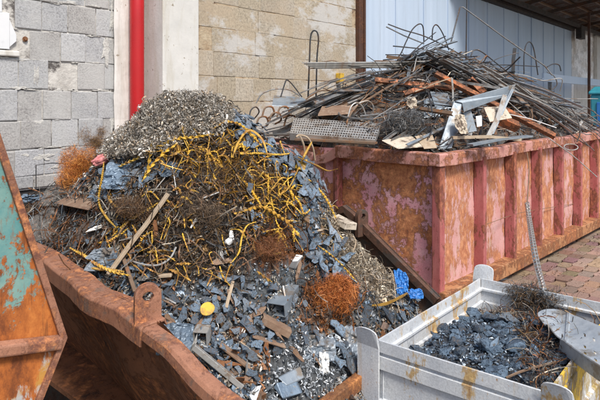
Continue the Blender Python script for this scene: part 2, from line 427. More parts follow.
# interlocking pavers
pv = MB(); pw, ph = 0.235, 0.15
for j in range(-26, 20):
    for i in range(0, 54):
        u0 = 3.2 + i * pw + (pw / 2 if j % 2 else 0); v0 = j * ph - 0.15
        if v0 > 2.55 or u0 > 15.5: continue
        if u0 < 3.7 + 0.5 * nz((u0, v0, 3), 1.2): continue
        gp = 0.007; d = 0.028; z = 0.01 + 0.006 * R.normal() + 0.02 * nz((u0, v0, 0), 0.5)
        a, b = u0 + gp / 2, u0 + pw - gp / 2; c, e = v0 + gp / 2, v0 + ph - gp / 2
        q = pw / 4
        poly = [(a, c, z), (a + q, c + d, z), (b - q, c - d * 0.0, z), (b, c, z), (b, e, z), (b - q, e, z), (a + q, e + d, z), (a, e, z)]
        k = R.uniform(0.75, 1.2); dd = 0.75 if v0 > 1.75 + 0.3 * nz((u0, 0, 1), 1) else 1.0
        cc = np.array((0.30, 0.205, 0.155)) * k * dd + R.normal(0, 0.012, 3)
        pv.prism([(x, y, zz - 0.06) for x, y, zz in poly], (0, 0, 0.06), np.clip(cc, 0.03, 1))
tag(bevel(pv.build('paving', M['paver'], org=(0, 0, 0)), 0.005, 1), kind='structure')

def course_wall(root, name, u0, u1, zl, wid, mat, pal, depth=0.12, tilt=0.0, jit=0.006, skip=None, gap=0.010, bev=0.008, vg=1.0):
    mb = MB()
    for k in range(len(zl) - 1):
        x = u0 - R.uniform(0, 0.15)
        off = R.uniform(-0.008, 0.008)
        while x < u1:
            w = R.uniform(*wid)
            a, b = max(x, u0), min(x + w, u1)
            x += w
            if b - a < 0.05: continue
            if skip and skip((a + b) / 2, (zl[k] + zl[k + 1]) / 2): continue
            gz = gap * R.uniform(0.6, 1.5); f = R.normal(0, jit)
            z0, z1 = zl[k] + gz / 2 + off + R.normal(0, 0.003), zl[k + 1] - gz / 2 + off + R.normal(0, 0.004)
            r1, r2 = R.normal(0, 0.004, 2)
            a += vg * gap / 2 * R.uniform(0.3, 1.4); b -= vg * gap / 2 * R.uniform(0.3, 1.4)
            v = [(a, V + f, z0), (b, V + f, z0 + r1), (b, V + depth, z0 + r1), (a, V + depth, z0), (a, V + f, z1), (b, V + f, z1 + r2), (b, V + depth, z1 + r2), (a, V + depth, z1)]
            cc = np.array(pal[R.integers(len(pal))]) * R.uniform(0.93, 1.07)
            mb.add(v, [(0, 3, 2, 1), (4, 5, 6, 7), (0, 1, 5, 4), (1, 2, 6, 5), (2, 3, 7, 6), (3, 0, 4, 7)], cc)
    return bevel(mb.build(name, mat, root), bev, 2)

# grey block wall, left
wl = empty('block_wall', (2.0, V, 0), 'pale grey concrete block wall with uneven mortar left of the red pipe', 'wall')
zl = [1.255, 1.37, 1.63, 1.914, 2.207, 2.50, 2.783, 3.07, 3.36, 3.65, 3.94, 4.23, 4.52, 4.7]
win = lambda u, z: u < 2.19 and 2.53 < z < 3.6
course_wall(wl, 'blocks', -1.5, 3.19, zl, (0.23, 0.31), M['block'], [(0.40, 0.405, 0.42), (0.37, 0.375, 0.385), (0.44, 0.445, 0.455), (0.39, 0.38, 0.37)], skip=win, gap=0.008)
mb = MB(); mb.box((-1.5, V + 0.010, 1.25), (4.69, 0, 0), (0, 0.2, 0), (0, 0, 3.45)); mb.build('mortar_bed', M['mortar'], wl)
mb = MB(); mb.box((-1.5, V + 0.03, -0.02), (4.69, 0, 0), (0, 0.2, 0), (0, 0, 1.268)); mb.build('plinth', M['dark_plinth'], wl)
# smears of mortar squeezed out of the joints
mb = MB()
def smear(u, z, w, h, th=0.004):
    n = 26; vs = []; k0 = R.uniform(0, 50)
    for i in range(n):
        a = 2 * PI * i / n; r = 0.72 + 0.75 * nz((math.cos(a) * 1.3 + k0, math.sin(a) * 1.3, 0), 1.0, 4); r = max(r, .15)
        vs.append((u + w * r * math.cos(a), V - 0.001, z + h * r * math.sin(a)))
    c = [(u + (p[0] - u) * 0.85, V - th, z + (p[2] - z) * 0.85) for p in vs]
    f = [(i, (i + 1) % n, n + (i + 1) % n, n + i) for i in range(n)] + [tuple(range(n, 2 * n))]
    mb.add(vs + c, f)
for (px, py, w, h) in [(44, 157, 0.10, 0.05), (36, 75, 0.03, 0.14), (50, 147, 0.12, 0.012), (25, 155, 0.05, 0.02), (20, 60, 0.1, 0.015), (107, 50, 0.06, 0.16), (112, 115, 0.05, 0.2), (60, 119, 0.1, 0.015), (20, 88, 0.1, 0.02), (45, 178, 0.2, 0.012), (108, 145, 0.06, 0.12), (100, 90, 0.1, 0.015), (38, 122, 0.07, 0.02), (75, 60, 0.06, 0.012), (95, 6, 0.1, 0.012), (70, 3, 0.12, 0.02), (112, 20, 0.03, 0.2), (55, 167, 0.05, 0.02)]:
    p = at(px, py, v=V); smear(p[0], p[2], w, h)
for k in range(40):
    smear(R.uniform(1.4, 3.15), R.choice(zl[1:9]) + R.normal(0, 0.004), R.uniform(0.02, 0.1), R.uniform(0.006, 0.016), 0.004)
mb.build('mortar_smear', M['smear'], wl)
p = at(25, 39, v=V)
mb = MB(); mb.tube([(p[0], V + 0.02, p[2]), (p[0], V - 0.02, p[2])], 0.014, 10); mb.tube([(p[0], V - 0.003, p[2]), (p[0], V - 0.006, p[2])], 0.026, 12)
mb.build('rusty_bolt', M['lip'], wl)
# boarded window at the left edge
wb = empty('boarded_window', (1.9, V, 2.53), 'small window boarded with white panels in the grey block wall, at the left edge', 'window')
mb = MB()
for k in range(7): mb.box((1.45 + k * 0.085, V - 0.02 - 0.006 * (k % 2), 2.92), (0.078, 0, 0), (0, 0.06, 0), (0, 0, 0.66))
bevel(mb.build('slatted_board', M['board'], wb), 0.004)
mb = MB(); mb.box((1.40, V - 0.03, 2.58), (0.70, 0, 0), (0, 0.05, 0), (0, 0, 0.335)); mb.prism([(2.103, V - 0.02, 2.60), (2.165, V - 0.02, 2.66), (2.165, V - 0.02, 2.72), (2.103, V - 0.02, 2.86)], (0, 0.03, 0))
bevel(mb.build('flat_board', M['board'], wb), 0.004)
mb = MB(); mb.box((1.40, V + 0.02, 2.52), (0.78, 0, 0), (0, 0.1, 0), (0, 0, 1.08)); mb.build('recess', M['mortar'], wb)
mb = MB(); mb.box((1.40, V - 0.035, 2.515), (0.79, 0, 0), (0, 0.054, 0), (0, 0, 0.055)); bevel(mb.build('sill', M['whiteplaster'], wb), 0.012)

# plaster strip, pipe, concrete column
mb = MB()
P = [[(u + 0.02 * nz((0, 0, z), 2.5) * (1 if u < 3.25 else 0), V - 0.03 - 0.006 * nz((u, 0, z), 3), z) for u in np.linspace(3.165, 3.83, 8)] for z in np.linspace(-0.02, 4.7, 60)]
mb.grid(P)
mb.box((3.19, V - 0.018, -0.02), (0.64, 0, 0), (0, 0.2, 0), (0, 0, 4.72))
mb.build('plaster_pier', M['whiteplaster'])
tag(COL.objects['plaster_pier'], 'flat white plastered wall strip behind the red downpipe', 'wall')
cl = MB(); zs = np.linspace(-0.02, 4.7, 40)
# column: front face px 163-199, side face px 146-163
pf0 = at(163, 101, v=V - 0.40)[0]; pf1 = at(199, 101, v=V - 0.40)[0]
cl.box((pf0, V - 0.40, -0.02), (pf1 - pf0, 0, 0), (0, 0.5, 0), (0, 0, 4.72))
o = cl.build('concrete_column', M['plaster']); bevel(o, 0.012)
tag(o, 'square pale concrete column right of the red downpipe', 'column')
pc = at(137, 101, v=V - 0.12)
mb = MB(); r = 0.5 * 14 / F * depth(pc)
mb.tube([(pc[0], pc[1], z) for z in (0.0, 1.0, 2.0, 3.0, 4.6)], r, 36)
dp = empty('drainpipe', (pc[0], pc[1], 0), 'glossy red drainpipe running down the white plaster wall', 'pipe')
mb.build('pipe', M['pipe'], dp, smooth=False)
ob = dp.children[0] if dp.children else None
me = COL.objects['pipe'].data
for pl in me.polygons: pl.use_smooth = len(pl.vertices) == 4
mb = MB(); mb.tube([(pc[0], pc[1], z) for z in (3.35, 3.47)], r * 1.12, 36); mb.tube([(pc[0], pc[1], z) for z in (0.9, 1.02)], r * 1.12, 36); mb.build('collar', M['pipe'], dp)
mb = MB()
for z in (3.2, 0.7): mb.box((pc[0] - 0.015, pc[1], z), (0.03, 0, 0), (0, 0.15, 0), (0, 0, 0.03))
mb.build('bracket', M['darksteel'], dp)

# beige block wall
wb2 = empty('block_wall', (6.0, V, 0), 'beige block wall with dark joints between the concrete column and the rusty post', 'wall')
zb = [-0.02, 0.25, 0.55, 0.86, 1.17, 1.48, 1.79, 2.10, 2.415, 2.73, 3.04, 3.35, 3.66, 3.97, 4.28, 4.58, 4.7]
course_wall(wb2, 'blocks', 4.25, 7.74, zb, (0.30, 0.46), M['beige'], [(0.39, 0.335, 0.255), (0.41, 0.35, 0.265), (0.38, 0.335, 0.27), (0.43, 0.38, 0.31)], jit=0.003, gap=0.006, bev=.003, vg=0.12)
mb = MB(); mb.box((4.25, V + 0.006, -0.02), (3.49, 0, 0), (0, 0.2, 0), (0, 0, 4.72)); mb.build('mortar_bed', M['mortar_beige'], wb2)
# post
mb = MB(); mb.box((7.70, V - 0.07, 0), (0.06, 0, 0), (0, 0.07, 0), (0, 0, 4.66)); mb.box((7.76, V - 0.05, 0), (0.10, 0, 0), (0, 0.012, 0), (0, 0, 4.66)); mb.box((7.86, V - 0.07, 0), (0.05, 0, 0), (0, 0.07, 0), (0, 0, 4.66))
tag(mb.build('steel_post', M['rustpost']), 'dark rusty steel post between the beige wall and the pale blue sheeting', 'post')
# sliding door of pale blue sheeting
sd = empty('sheet_metal_door', (14.0, V, 0), 'long pale blue sheet metal door with vertical seams behind the scrap container', 'door')
x = 7.92
while x < 20.7:
    w = 1.09
    mb = MB(); prof = []
    n = 12
    pts = []
    for i in range(n + 1):
        s = i / n
        pts.append((x + 0.008 + (w - 0.016) * s, V + 0.010 - 0.006 * math.sin(PI * s) + 0.002 * R.normal()))
    P = [[(a, b, z) for a, b in pts] for z in (0.05, 1.5, 2.5, 3.5, 4.55)]
    mb.grid(P)
    mb.box((x + 0.008, V + 0.02, 0.05), (w - 0.016, 0, 0), (0, 0.03, 0), (0, 0, 4.5))
    dpn = mb.build('door_panel', M['sheet'], sd)
    mb = MB(); mb.box((x - 0.012, V - 0.014, 0.05), (0.024, 0, 0), (0, 0.024, 0), (0, 0, 4.5)); mb.build('seam', M['sheet'], dpn)
    x += w
mb = MB(); mb.box((7.92, V - 0.10, 4.56), (12.9, 0, 0), (0, 0.16, 0), (0, 0, 0.06)); mb.box((7.92, V - 0.14, 4.62), (12.9, 0, 0), (0, 0.05, 0), (0, 0, 0.10)); mb.build('track', M['darksteel'], sd)
# far wall right of the door
wf = empty('rendered_wall', (25, V, 0), 'weathered beige rendered wall beyond the right end of the blue door', 'wall')
mb = MB(); mb.box((20.85, V, -0.02), (13, 0, 0), (0, 0.3, 0), (0, 0, 4.9)); mb.build('render', M['beige'], wf)
mb = MB(); mb.box((21.1, V - 0.012, -0.02), (12, 0, 0), (0, 0.01, 0), (0, 0, 2.72)); mb.build('whitewash', M['whiteplaster'], wf)
mb = MB(); mb.box((23.9, V - 0.13, -0.02), (0.9, 0, 0), (0, 0.12, 0), (0, 0, 4.7)); mb.build('pilaster', M['whiteplaster'], wf)
# upper wall and roof of the building (above the frame)
mb = MB(); mb.prism([(-1.6, V - 0.25, 4.7), (-1.6, V + 6, 6.2), (-1.6, V + 6, 6.32), (-1.6, V - 0.25, 4.82)], (9.6, 0, 0))
tag(mb.build('hall_roof', M['canopyrust']), 'low pitched dark roof over the block walls', 'roof')
mb = MB(); mb.box((-1.5, V + 0.25, -0.02), (0.2, 0, 0), (0, 6, 0), (0, 0, 4.7)); mb.box((-1.3, V + 6, -0.02), (35, 0, 0), (0, 0.2, 0), (0, 0, 4.7))
tag(mb.build('hall_wall', M['block']), 'plain grey end and rear walls of the hall behind the yard', 'wall')
# canopy upper right
cp = empty('roof_canopy', (18, 3.5, 4.7), 'dark rusty canopy with steel rafters and purlins over the right end of the blue door', 'canopy')
def czz(v): return 4.80 + (V - v) * 0.16
mb = MB(); mb.prism([(11.2, V + 0.1, czz(V) + .1), (11.2, 1.9, czz(1.9) + .1), (11.2, 1.9, czz(1.9) + .13), (11.2, V + 0.1, czz(V) + .13)], (22, 0, 0)); mb.build('roof_sheet', M['canopyrust'], cp)
for k in range(11):
    u = 11.6 + k * 2.0
    mb = MB(); mb.prism([(u, V - 0.1, czz(V) - .06), (u, 1.95, czz(1.95) - .06), (u, 1.95, czz(1.95) + .04), (u, V - 0.1, czz(V) + .04)], (0.08, 0, 0)); mb.build('rafter', M['canopyrust'], cp)
for k in range(7):
    v = V - 0.35 - k * 0.5
    mb = MB(); mb.box((11.3, v, czz(v) + 0.042), (21.5, 0, 0), (0, 0.05, 0), (0, 0, 0.055)); mb.build('purlin', M['rod_brown'], cp)
mb = MB(); mb.sweep([(11.2, V - 0.24, 4.70), (33, V - 0.24, 4.70)], [(-0.07, 0.05), (-0.06, -0.04), (0, -0.07), (0.06, -0.04), (0.07, 0.05), (0.055, 0.05), (0.05, -0.03), (0, -0.055), (-0.05, -0.03), (-0.055, 0.05)]); mb.build('gutter', M['darksteel'], cp)
mb = MB(); p = at(579, 28, v=V - 0.25); mb.box((p[0], V - 0.33, 4.28), (0.5, 0, 0), (0, 0.18, 0), (0, 0, 0.46)); mb.build('gutter_box', M['darksteel'], cp)
for px in (590, 556):
    p = at(px, 101, v=2.2 if px < 580 else 4.4)
    if px == 556: continue
    mb = MB(); mb.box((p[0], p[1], 0), (0.07, 0, 0), (0, 0.07, 0), (0, 0, czz(p[1]) - 0.06)); mb.build('post', M['rustpost'], cp)
# hanging lattice under the canopy
mb = MB()
for k in range(7):
    u = 17.5 + k * 0.75
    mb.box((u, 3.3, 4.1), (0.035, 0, 0), (0, 0.035, 0), (0, 0, 1.1))
for k in range(4): mb.box((16.6, 3.3, 4.25 + k * 0.28), (8.5, 0, 0), (0, 0.03, 0), (0, 0, 0.03))
lat = mb.build('lattice', M['rustpost'], cp)

# ================================================================== RED SCRAP CONTAINER
C0 = np.array([4.959, 2.508, 0.0])
ES = np.array([0.998096, -0.06168, 0.0]); ET = np.array([0.06168, 0.998096, 0.0]); EZ = np.array([0, 0, 1.0])
CL, CW, CB, CT = 6.1, 2.5, 0.10, 1.60
def K(s, t, z): return C0 + ES * s + ET * t + EZ * z
ct = empty('scrap_container', K(CL / 2, CW / 2, 0), 'long open topped red container streaked with rust and piled high with steel rods', 'container')
def kbox(mb, s, t, z, ds, dt, dz): return mb.box(K(s, t, z), ES * ds, ET * dt, EZ * dz)
def ripple(mb, f, n0, n1, a, b, amp, flip=False):
    P = [[f(x, z, amp * nz((x * 1.0, z * 1.3, a), 1.4, 3)) for x in np.linspace(a, b, n0)] for z in np.linspace(CB + .1, CT - .05, n1)]
    mb.grid(P, flip=flip)
mb = MB(); ripple(mb, lambda x, z, d: K(x, 0.03 + d, z), 90, 18, 0.02, CL - .02, 0.018); kbox(mb, 0.02, 0.055, CB + .1, CL - .04, 0.012, CT - CB - .15)
mb.build('side_wall', M['cont_side'], ct, smooth=False)
mb = MB(); kbox(mb, 0.02, CW - 0.03, CB + .1, CL - .04, 0.012, CT - CB - .15); mb.build('side_wall', M['cont_side'], ct)
mb = MB(); kbox(mb, CL - 0.04, 0.03, CB + .1, 0.012, CW - .06, CT - CB - .15); mb.build('end_wall', M['cont_end'], ct)
for (a, b) in ((0.03, 1.25), (1.33, CW - .03)):
    mb = MB(); ripple(mb, lambda x, z, d: K(0.05 + d, x, z), 30, 18, a, b, 0.02, True); kbox(mb, 0.075, a, CB + .1, 0.012, b - a, CT - CB - .15)
    dr = mb.build('end_door', M['cont_end'], ct)
mb = MB(); kbox(mb, 0.0, 0.0, CB, CL, CW, 0.05); mb.build('floor', M['skip_dark'], ct)
# ribs along the visible side, seven, and the far side
for k in range(7):
    s = 0.86 + 0.785 * k
    mb = MB(); mb.prism([K(s - .045, 0.03, CB + .1), K(s - .035, -0.085, CB + .1), K(s + .035, -0.085, CB + .1), K(s + .045, 0.03, CB + .1)], EZ * (CT - CB - .2))
    bevel(mb.build('rib', M['cont_rib'], ct), 0.008)
for k in range(7):
    s = 0.86 + 0.785 * k
    mb = MB(); kbox(mb, s - .04, CW - 0.02, CB + .1, .08, .1, CT - CB - .2); mb.build('rib', M['cont_rib'], ct)
# corner posts
for (s, t, ds, dt) in ((-0.02, -0.05, 0.09, 0.10), (CL - .07, -0.05, 0.09, 0.10), (-0.02, CW - .05, 0.09, 0.10), (CL - .07, CW - .05, 0.09, 0.10)):
    mb = MB(); kbox(mb, s, t, CB, ds, dt, CT - CB - .02); bevel(mb.build('corner_post', M['cont_rib'], ct), 0.012)
mb = MB(); kbox(mb, -0.035, 1.245, CB, 0.09, 0.045, CT - CB - .06); kbox(mb, -0.02, 1.295, CB, 0.075, 0.04, CT - CB - .06)
bevel(mb.build('door_post', M['cont_rib'], ct), 0.008)
def rimbar(pts, w=0.10, h=0.135, m='cont_rim', nm='top_rim'):
    mb = MB(); mb.sweep(pts, [(-w / 2, -h), (-w / 2, -0.012), (-w / 2 + .012, 0), (w / 2 - .012, 0), (w / 2, -0.012), (w / 2, -h)])
    bevel(mb.build(nm, M[m], ct), 0.006)
def wob(p, q, n, amp):
    return [p + (q - p) * i / n + EZ * amp * nz(p + (q - p) * i / n, 0.9) + ET * amp * nz(p + (q - p) * i / n + 7, 0.8) for i in range(n + 1)]
rimbar(wob(K(-0.06, 0, CT), K(CL + .06, 0, CT), 40, 0.022), 0.13, 0.125)
rimbar(wob(K(-0.06, CW, CT), K(CL + .06, CW, CT), 30, 0.03), 0.13, 0.125)
rimbar(wob(K(CL, 0.07, CT), K(CL, CW - .07, CT), 16, 0.01))
rimbar(wob(K(-0.005, 0.07, CT - .002), K(-0.005, 1.27, CT - .002), 16, 0.012))
pp = [K(-0.005 - .05 * math.sin(PI * i / 14), 1.275 + (CW - .07 - 1.275) * i / 14, CT - .012 - 0.13 * math.sin(PI * (i / 14) ** 0.7) + .01 * nz((i, 0, 0), .6)) for i in range(15)]
rimbar(pp, 0.10, 0.11)
for (s0, t0, s1, t1) in ((0, -0.02, CL, -0.02), (0, CW, CL, CW)):
    mb = MB(); mb.sweep([K(s0 - .02, t0, CB + .14), K(s1 + .02, t1, CB + .14)], [(-.07, -.15), (-.07, 0), (.09, 0), (.09, -.15)]); bevel(mb.build('bottom_rail', M['cont_rail'], ct), 0.01)
for s in (0.0, CL):
    mb = MB(); mb.sweep([K(s, 0.07, CB + .14), K(s, CW - .07, CB + .14)], [(-.06, -.15), (-.06, 0), (.06, 0), (.06, -.15)]); bevel(mb.build('bottom_rail', M['cont_rail'], ct), 0.01)
for t in (0.75, 1.75):
    mb = MB(); kbox(mb, 0.1, t, 0.0, CL - .2, 0.08, 0.1); mb.build('skid', M['skip_dark'], ct)
for a, b in ((.35, .5), (.35, 2.0), (5.6, .5), (5.6, 2.0)):
    mb = MB(); mb.tube([K(a, b - .06, 0.06), K(a, b + .06, 0.06)], 0.06, 16); mb.build('roller', M['skip_dark'], ct)

# ================================================================== SKIP HOLDING THE MIXED HEAP
LU, RU, LV, BV, LZ, RZ = 1.36, 3.26, 1.64, 4.45, 0.70, 1.20
sk = empty('open_skip', ((LU + RU) / 2, 3.0, 0), 'battered brown open skip heaped with mixed scrap and swarf', 'skip')
rimpx = [(2, 232, 1.19), (40, 250, 1.2), (75, 273, 1.2), (98, 291, 1.2), (122, 300, 1.2), (140, 312, 1.18), (154, 322, 1.17)]
rimL = [at(-60, 205, z=1.2)] + [at(x, y, z=z) for x, y, z in rimpx]
rimL2 = [at(150, 326, z=1.17), at(175, 345, z=1.15), at(200, 372, z=1.1), at(222, 392, z=1.07), at(250, 415, z=1.03), at(275, 455, z=0.92), at(287, 490, z=0.8)]
allL = rimL + rimL2[1:]
# left wall: from the rim inward to the floor, buckled
def wall_pts(p, k, n):
    s = k / n
    z = p[2] * (1 - s) + 0.32 * s
    bl = -0.03 * s + 0.05 * nz((p[1] * 1.1, z * 1.3, 5), 1.5, 3) * math.sin(PI * min(1, s * 1.1)) * min(1, s * 2.5)
    return np.array([p[0] + 0.42 * s ** 1.5 + 0.015 + bl, p[1], z])
path = smooth_path(allL, 5)
P = [[wall_pts(p, k, 14) for k in range(15)] for p in path]
mb = MB(); mb.grid(P, flip=True)
P2 = [[q + np.array([0.012, 0, 0]) for q in r] for r in P]; mb.grid(P2)
mb.build('side_wall', M['skip_rust'], sk, smooth=True)
mb = MB(); mb.sweep([p + EZ * (0.012 * nz(p, 5)) for p in smooth_path(rimL, 6)], [(-0.055, 0.006), (0.05, 0.0), (0.062, -0.012), (0.066, -0.085), (0.052, -0.09), (0.048, -0.02), (-0.05, -0.008), (-0.06, -0.03), (-0.066, -0.025)])
bevel(mb.build('rim_flange', M['skip_rim'], sk), 0.004)
mb = MB(); mb.sweep([p + np.array([0, 0, 0.004 * nz(p, 6)]) for p in smooth_path(rimL2, 6)], [(-0.03, 0.004), (0.024, 0.004), (0.035, -0.01), (0.038, -0.05), (0.02, -0.055), (0.0, -0.02), (-0.028, -0.012)])
bevel(mb.build('torn_rim', M['skip_rim'], sk), 0.004)
def lug(c, w, h, d, m, nm='lifting_lug'):
    """rounded plate with a hole, standing on its rim"""
    mb = MB(); n = 20; out = []
    ang = [(-w, -h)] + [(w * math.cos(PI - PI * i / n), w * math.sin(PI - PI * i / n)) for i in range(n + 1)] + [(w, -h)]
    r = w * 0.42; N = len(ang)
    dx = np.array(d, float); dx /= np.linalg.norm(dx); th = np.cross(dx, EZ) * 0.035
    V1 = [c + dx * a + EZ * b for a, b in ang]
    hole = []
    for a, b in ang:
        l = math.atan2(b, a); hole.append(c + dx * r * math.cos(l) + EZ * r * math.sin(l))
    v = V1 + hole; v = v + [q + th for q in v]
    f = []
    for i in range(N):
        j = (i + 1) % N
        f.append((i, j, N + j, N + i)); f.append((2 * N + i, 3 * N + i, 3 * N + j, 2 * N + j))
        f.append((i, 2 * N + i, 2 * N + j, j)); f.append((N + i, N + j, 3 * N + j, 3 * N + i))
    mb.add(v, f)
    bevel(mb.build(nm, M[m], sk), 0.003)
X_ = np.array([SN, -CS, 0]); Y_ = np.array([CS, SN, 0])
lc = at(147, 295, Y=depth(at(154, 322, z=1.17)) + .05)
lug(lc, 0.056, 0.15, X_ * .9 + Y_ * .4, 'skip_rim')
# right wall, dark plate with sloping top edge
top = [at(345, 205, u=RU), at(355, 213, u=RU), at(440, 298, u=RU), at(447, 312, u=RU)]
rp = [np.array([RU, BV, 1.22]), np.array([RU, 2.6, 1.24])] + top
mb = MB()
poly = rp + [np.array([RU - .05, LV, 0.35]), np.array([RU - .05, BV, 0.35])]
mb.prism(poly, (0.014, 0, 0)); mb.build('side_wall', M['skip_dark'], sk)
mb = MB(); mb.sweep(rp[:-1], [(-.02, .0), (.035, .0), (.035, -.05), (.025, -.05), (.025, -.01), (-.02, -.01)]); mb.build('rim_flange', M['skip_dark'], sk)
lug(at(360, 216, u=RU - .02), 0.05, 0.14, X_ * .8 + Y_ * .6, 'skip_dark')
# lip, floor, back
mb = MB(); lipp = smooth_path([np.array([1.40, LV + .02, LZ + .02]), at(300, 417, z=LZ + .02), at(320, 402, z=LZ), at(340, 387, z=LZ), at(357, 374, z=LZ), np.array([2.8, LV, LZ + .03]), np.array([RU, LV - .02, LZ + .06])], 6)
mb.sweep(lipp, [(-.02, .0), (.03, .0), (.03, -.075), (-.02, -.075)]); bevel(mb.build('front_lip', M['lip'], sk), 0.006)
mb = MB(); mb.prism([(1.45, LV + .02, LZ - .07), (1.6, LV + .5, 0.33), (1.6, LV + .5, 0.30), (1.45, LV, LZ - .09)], (1.78, 0, 0)); mb.build('front_slope', M['skip_rust'], sk)
mb = MB(); mb.box((1.62, LV + .45, 0.28), (1.62, 0, 0), (0, BV - LV - .5, 0), (0, 0, 0.03)); mb.build('floor', M['skip_rust'], sk)
mb = MB(); mb.box((LU + .08, BV, 0.28), (RU - LU - .06, 0, 0), (0, 0.015, 0), (0, 0, 0.93)); mb.build('back_wall', M['skip_rust'], sk)
for u in (1.75, 3.0):
    mb = MB(); mb.box((u, LV + .5, 0.0), (0.1, 0, 0), (0, 2.2, 0), (0, 0, 0.285)); mb.build('skid', M['skip_dark'], sk)

# ================================================================== TURQUOISE SKIP AT THE LEFT EDGE
pa = at(63, 338, Y=2.0)
ang = math.radians(-5); DP = np.array([math.cos(ang), math.sin(ang), 0]); DQ = np.array([-DP[1], DP[0], 0])
def onplane(px, py):
    a = (px - 300) / F; d = np.array([a * SN + CS, -a * CS + SN, (HY - py) / F])
    o = np.array([0, 0, CH]); k = DQ.dot(pa - o) / DQ.dot(d)
    return o + d * k
pts = [onplane(63, 338), onplane(0, 148), onplane(-46, 10)]
tz = pts[2][2]
L = [pts[2] - DP * 1.9, np.array([*(pts[0] - DP * 2.2)[:2], 1.1])]
bot = onplane(38, 400); b2 = onplane(8, 475)
poly = [pts[0], pts[1], pts[2], pts[2] - DP * 1.6, pts[0] - DP * 2.0, b2 - DP * 1.5, b2, bot]
poly[4][2] = 1.2
base = (poly[2] + poly[6]) / 2; base[2] = 0
ts = empty('tall_skip', base, 'tall skip with turquoise paint over orange rust at the left edge', 'skip')
o = MB().prism(poly, DQ * 0.012).build('side_wall', M['turq'], ts)
DD = 1.5
MB().prism([p + DQ * DD for p in poly], DQ * 0.012).build('side_wall', M['turq'], ts)
for i, j, nm in ((4, 5, 'end_slope'), (5, 6, 'floor'), (6, 7, 'end_slope'), (7, 0, 'end_slope'), (3, 4, 'end_slope')):
    a, b = poly[i] + DQ * .013, poly[j] + DQ * .013
    n = np.cross(b - a, DQ); n /= np.linalg.norm(n)
    MB().prism([a, b, b + n * .01, a + n * .01], DQ * (DD - .014)).build(nm, M['skip_rust'], ts)
mb = MB(); edge = [bot + (b2 - bot) * .0, pts[0], pts[1], pts[2]]
mb.sweep([e - DQ * .006 for e in edge], [(-.012, -.010), (.012, -.010), (.012, .008), (-.012, .008)], up=DQ); bevel(mb.build('edge_flange', M['skip_rim'], ts), 0.003)
r0, r1 = onplane(60, 342), onplane(-330, 389)
mb = MB(); mb.sweep([r1, r0], [(-.030, 0), (-.018, -.03), (.018, -.03), (.030, 0)], up=DQ)
bevel(mb.build('stiffener', M['skip_rim'], ts), 0.006)
for dx in (0.35, 1.2):
    mb = MB(); mb.box(np.array([*(b2 - DP * dx)[:2], 0]) + DQ * .1, DP * .1, DQ * 1.2, (0, 0, b2[2])); mb.build('stand', M['skip_dark'], ts)
# ================================================================== GREY CRATE
G1, G2, G3 = at(376, 340, z=.9), at(548, 393, z=.9), at(480, 278, z=.9)
GE = (G3 - G1); GL = np.linalg.norm(GE); GE /= GL
GQ = (G2 - G1); GWd = np.linalg.norm(GQ); GQ /= GWd
def Gp(a, b, z): return G1 + GE * a + GQ * b + EZ * (z - 0.9)
cr = empty('steel_crate', Gp(GL / 2, GWd / 2, 0), 'pale grey steel box pallet with ribbed walls, filled with dark metal lumps', 'crate')
prof = [(0, 0.90), (0.0, 0.843), (0.014, 0.838), (0.014, 0.826), (0.002, 0.82), (0.002, 0.757), (0.018, 0.75), (0.018, 0.61), (0.0, 0.60), (0.0, 0.545), (0.018, 0.535), (0.018, 0.40), (0.0, 0.39), (0.0, 0.335), (0.018, 0.325), (0.018, 0.15)]
def cwall(p, q, inn, m, nm='side_wall'):
    d = (q - p); n = 26
    mb = MB(); path = [p + d * i / n for i in range(n + 1)]
    rows_o = [[np.array([*x[:2], 0]) + inn * (a + 0.004 * nz((*x[:2], z), 2.2)) + EZ * z for (a, z) in prof] for x in path]
    rows_i = [[r + inn * (.011 if k else 0.011) for k, r in enumerate(row)] for row in rows_o]
    mb.grid(rows_o); mb.grid(rows_i, flip=True)
    tp = [[rows_o[i][0], rows_i[i][0]] for i in range(n + 1)]; mb.grid(tp, flip=True)
    # folded top tube inside
    mb.build(nm, m, cr, smooth=False)
    mb = MB(); mb.sweep([x + inn * 0.02 + EZ * .0 for x in path], [(-.022, -.035), (-.022, .004), (-.018, .008), (.022, .008), (.026, .004), (.026, -.03)] if inn.dot(np.cross(d, EZ)) > 0 else [(.022, -.035), (.022, .004), (.018, .008), (-.022, .008), (-.026, .004), (-.026, -.03)])
    bevel(mb.build('top_rail', m, cr), 0.004)
P1, P2, P3, P4 = Gp(0, 0, 0), Gp(0, GWd, 0), Gp(GL, 0, 0), Gp(GL, GWd, 0)
cwall(P1 + GQ * .012, P2 - GQ * .012, GE, M['crate'])
cwall(P3 - GE * .012, P1 + GE * .012, GQ, M['crate'])
cwall(P4 - GQ * .012, P3 + GQ * .012, -GE, M['crate'])
cwall(P2 + GE * .012, P4 - GE * .012, -GQ, M['crate_yellow'])
mb = MB(); mb.box(Gp(.02, .02, .13), GE * (GL - .04), GQ * (GWd - .04), EZ * .02); mb.build('floor', M['crate'], cr)
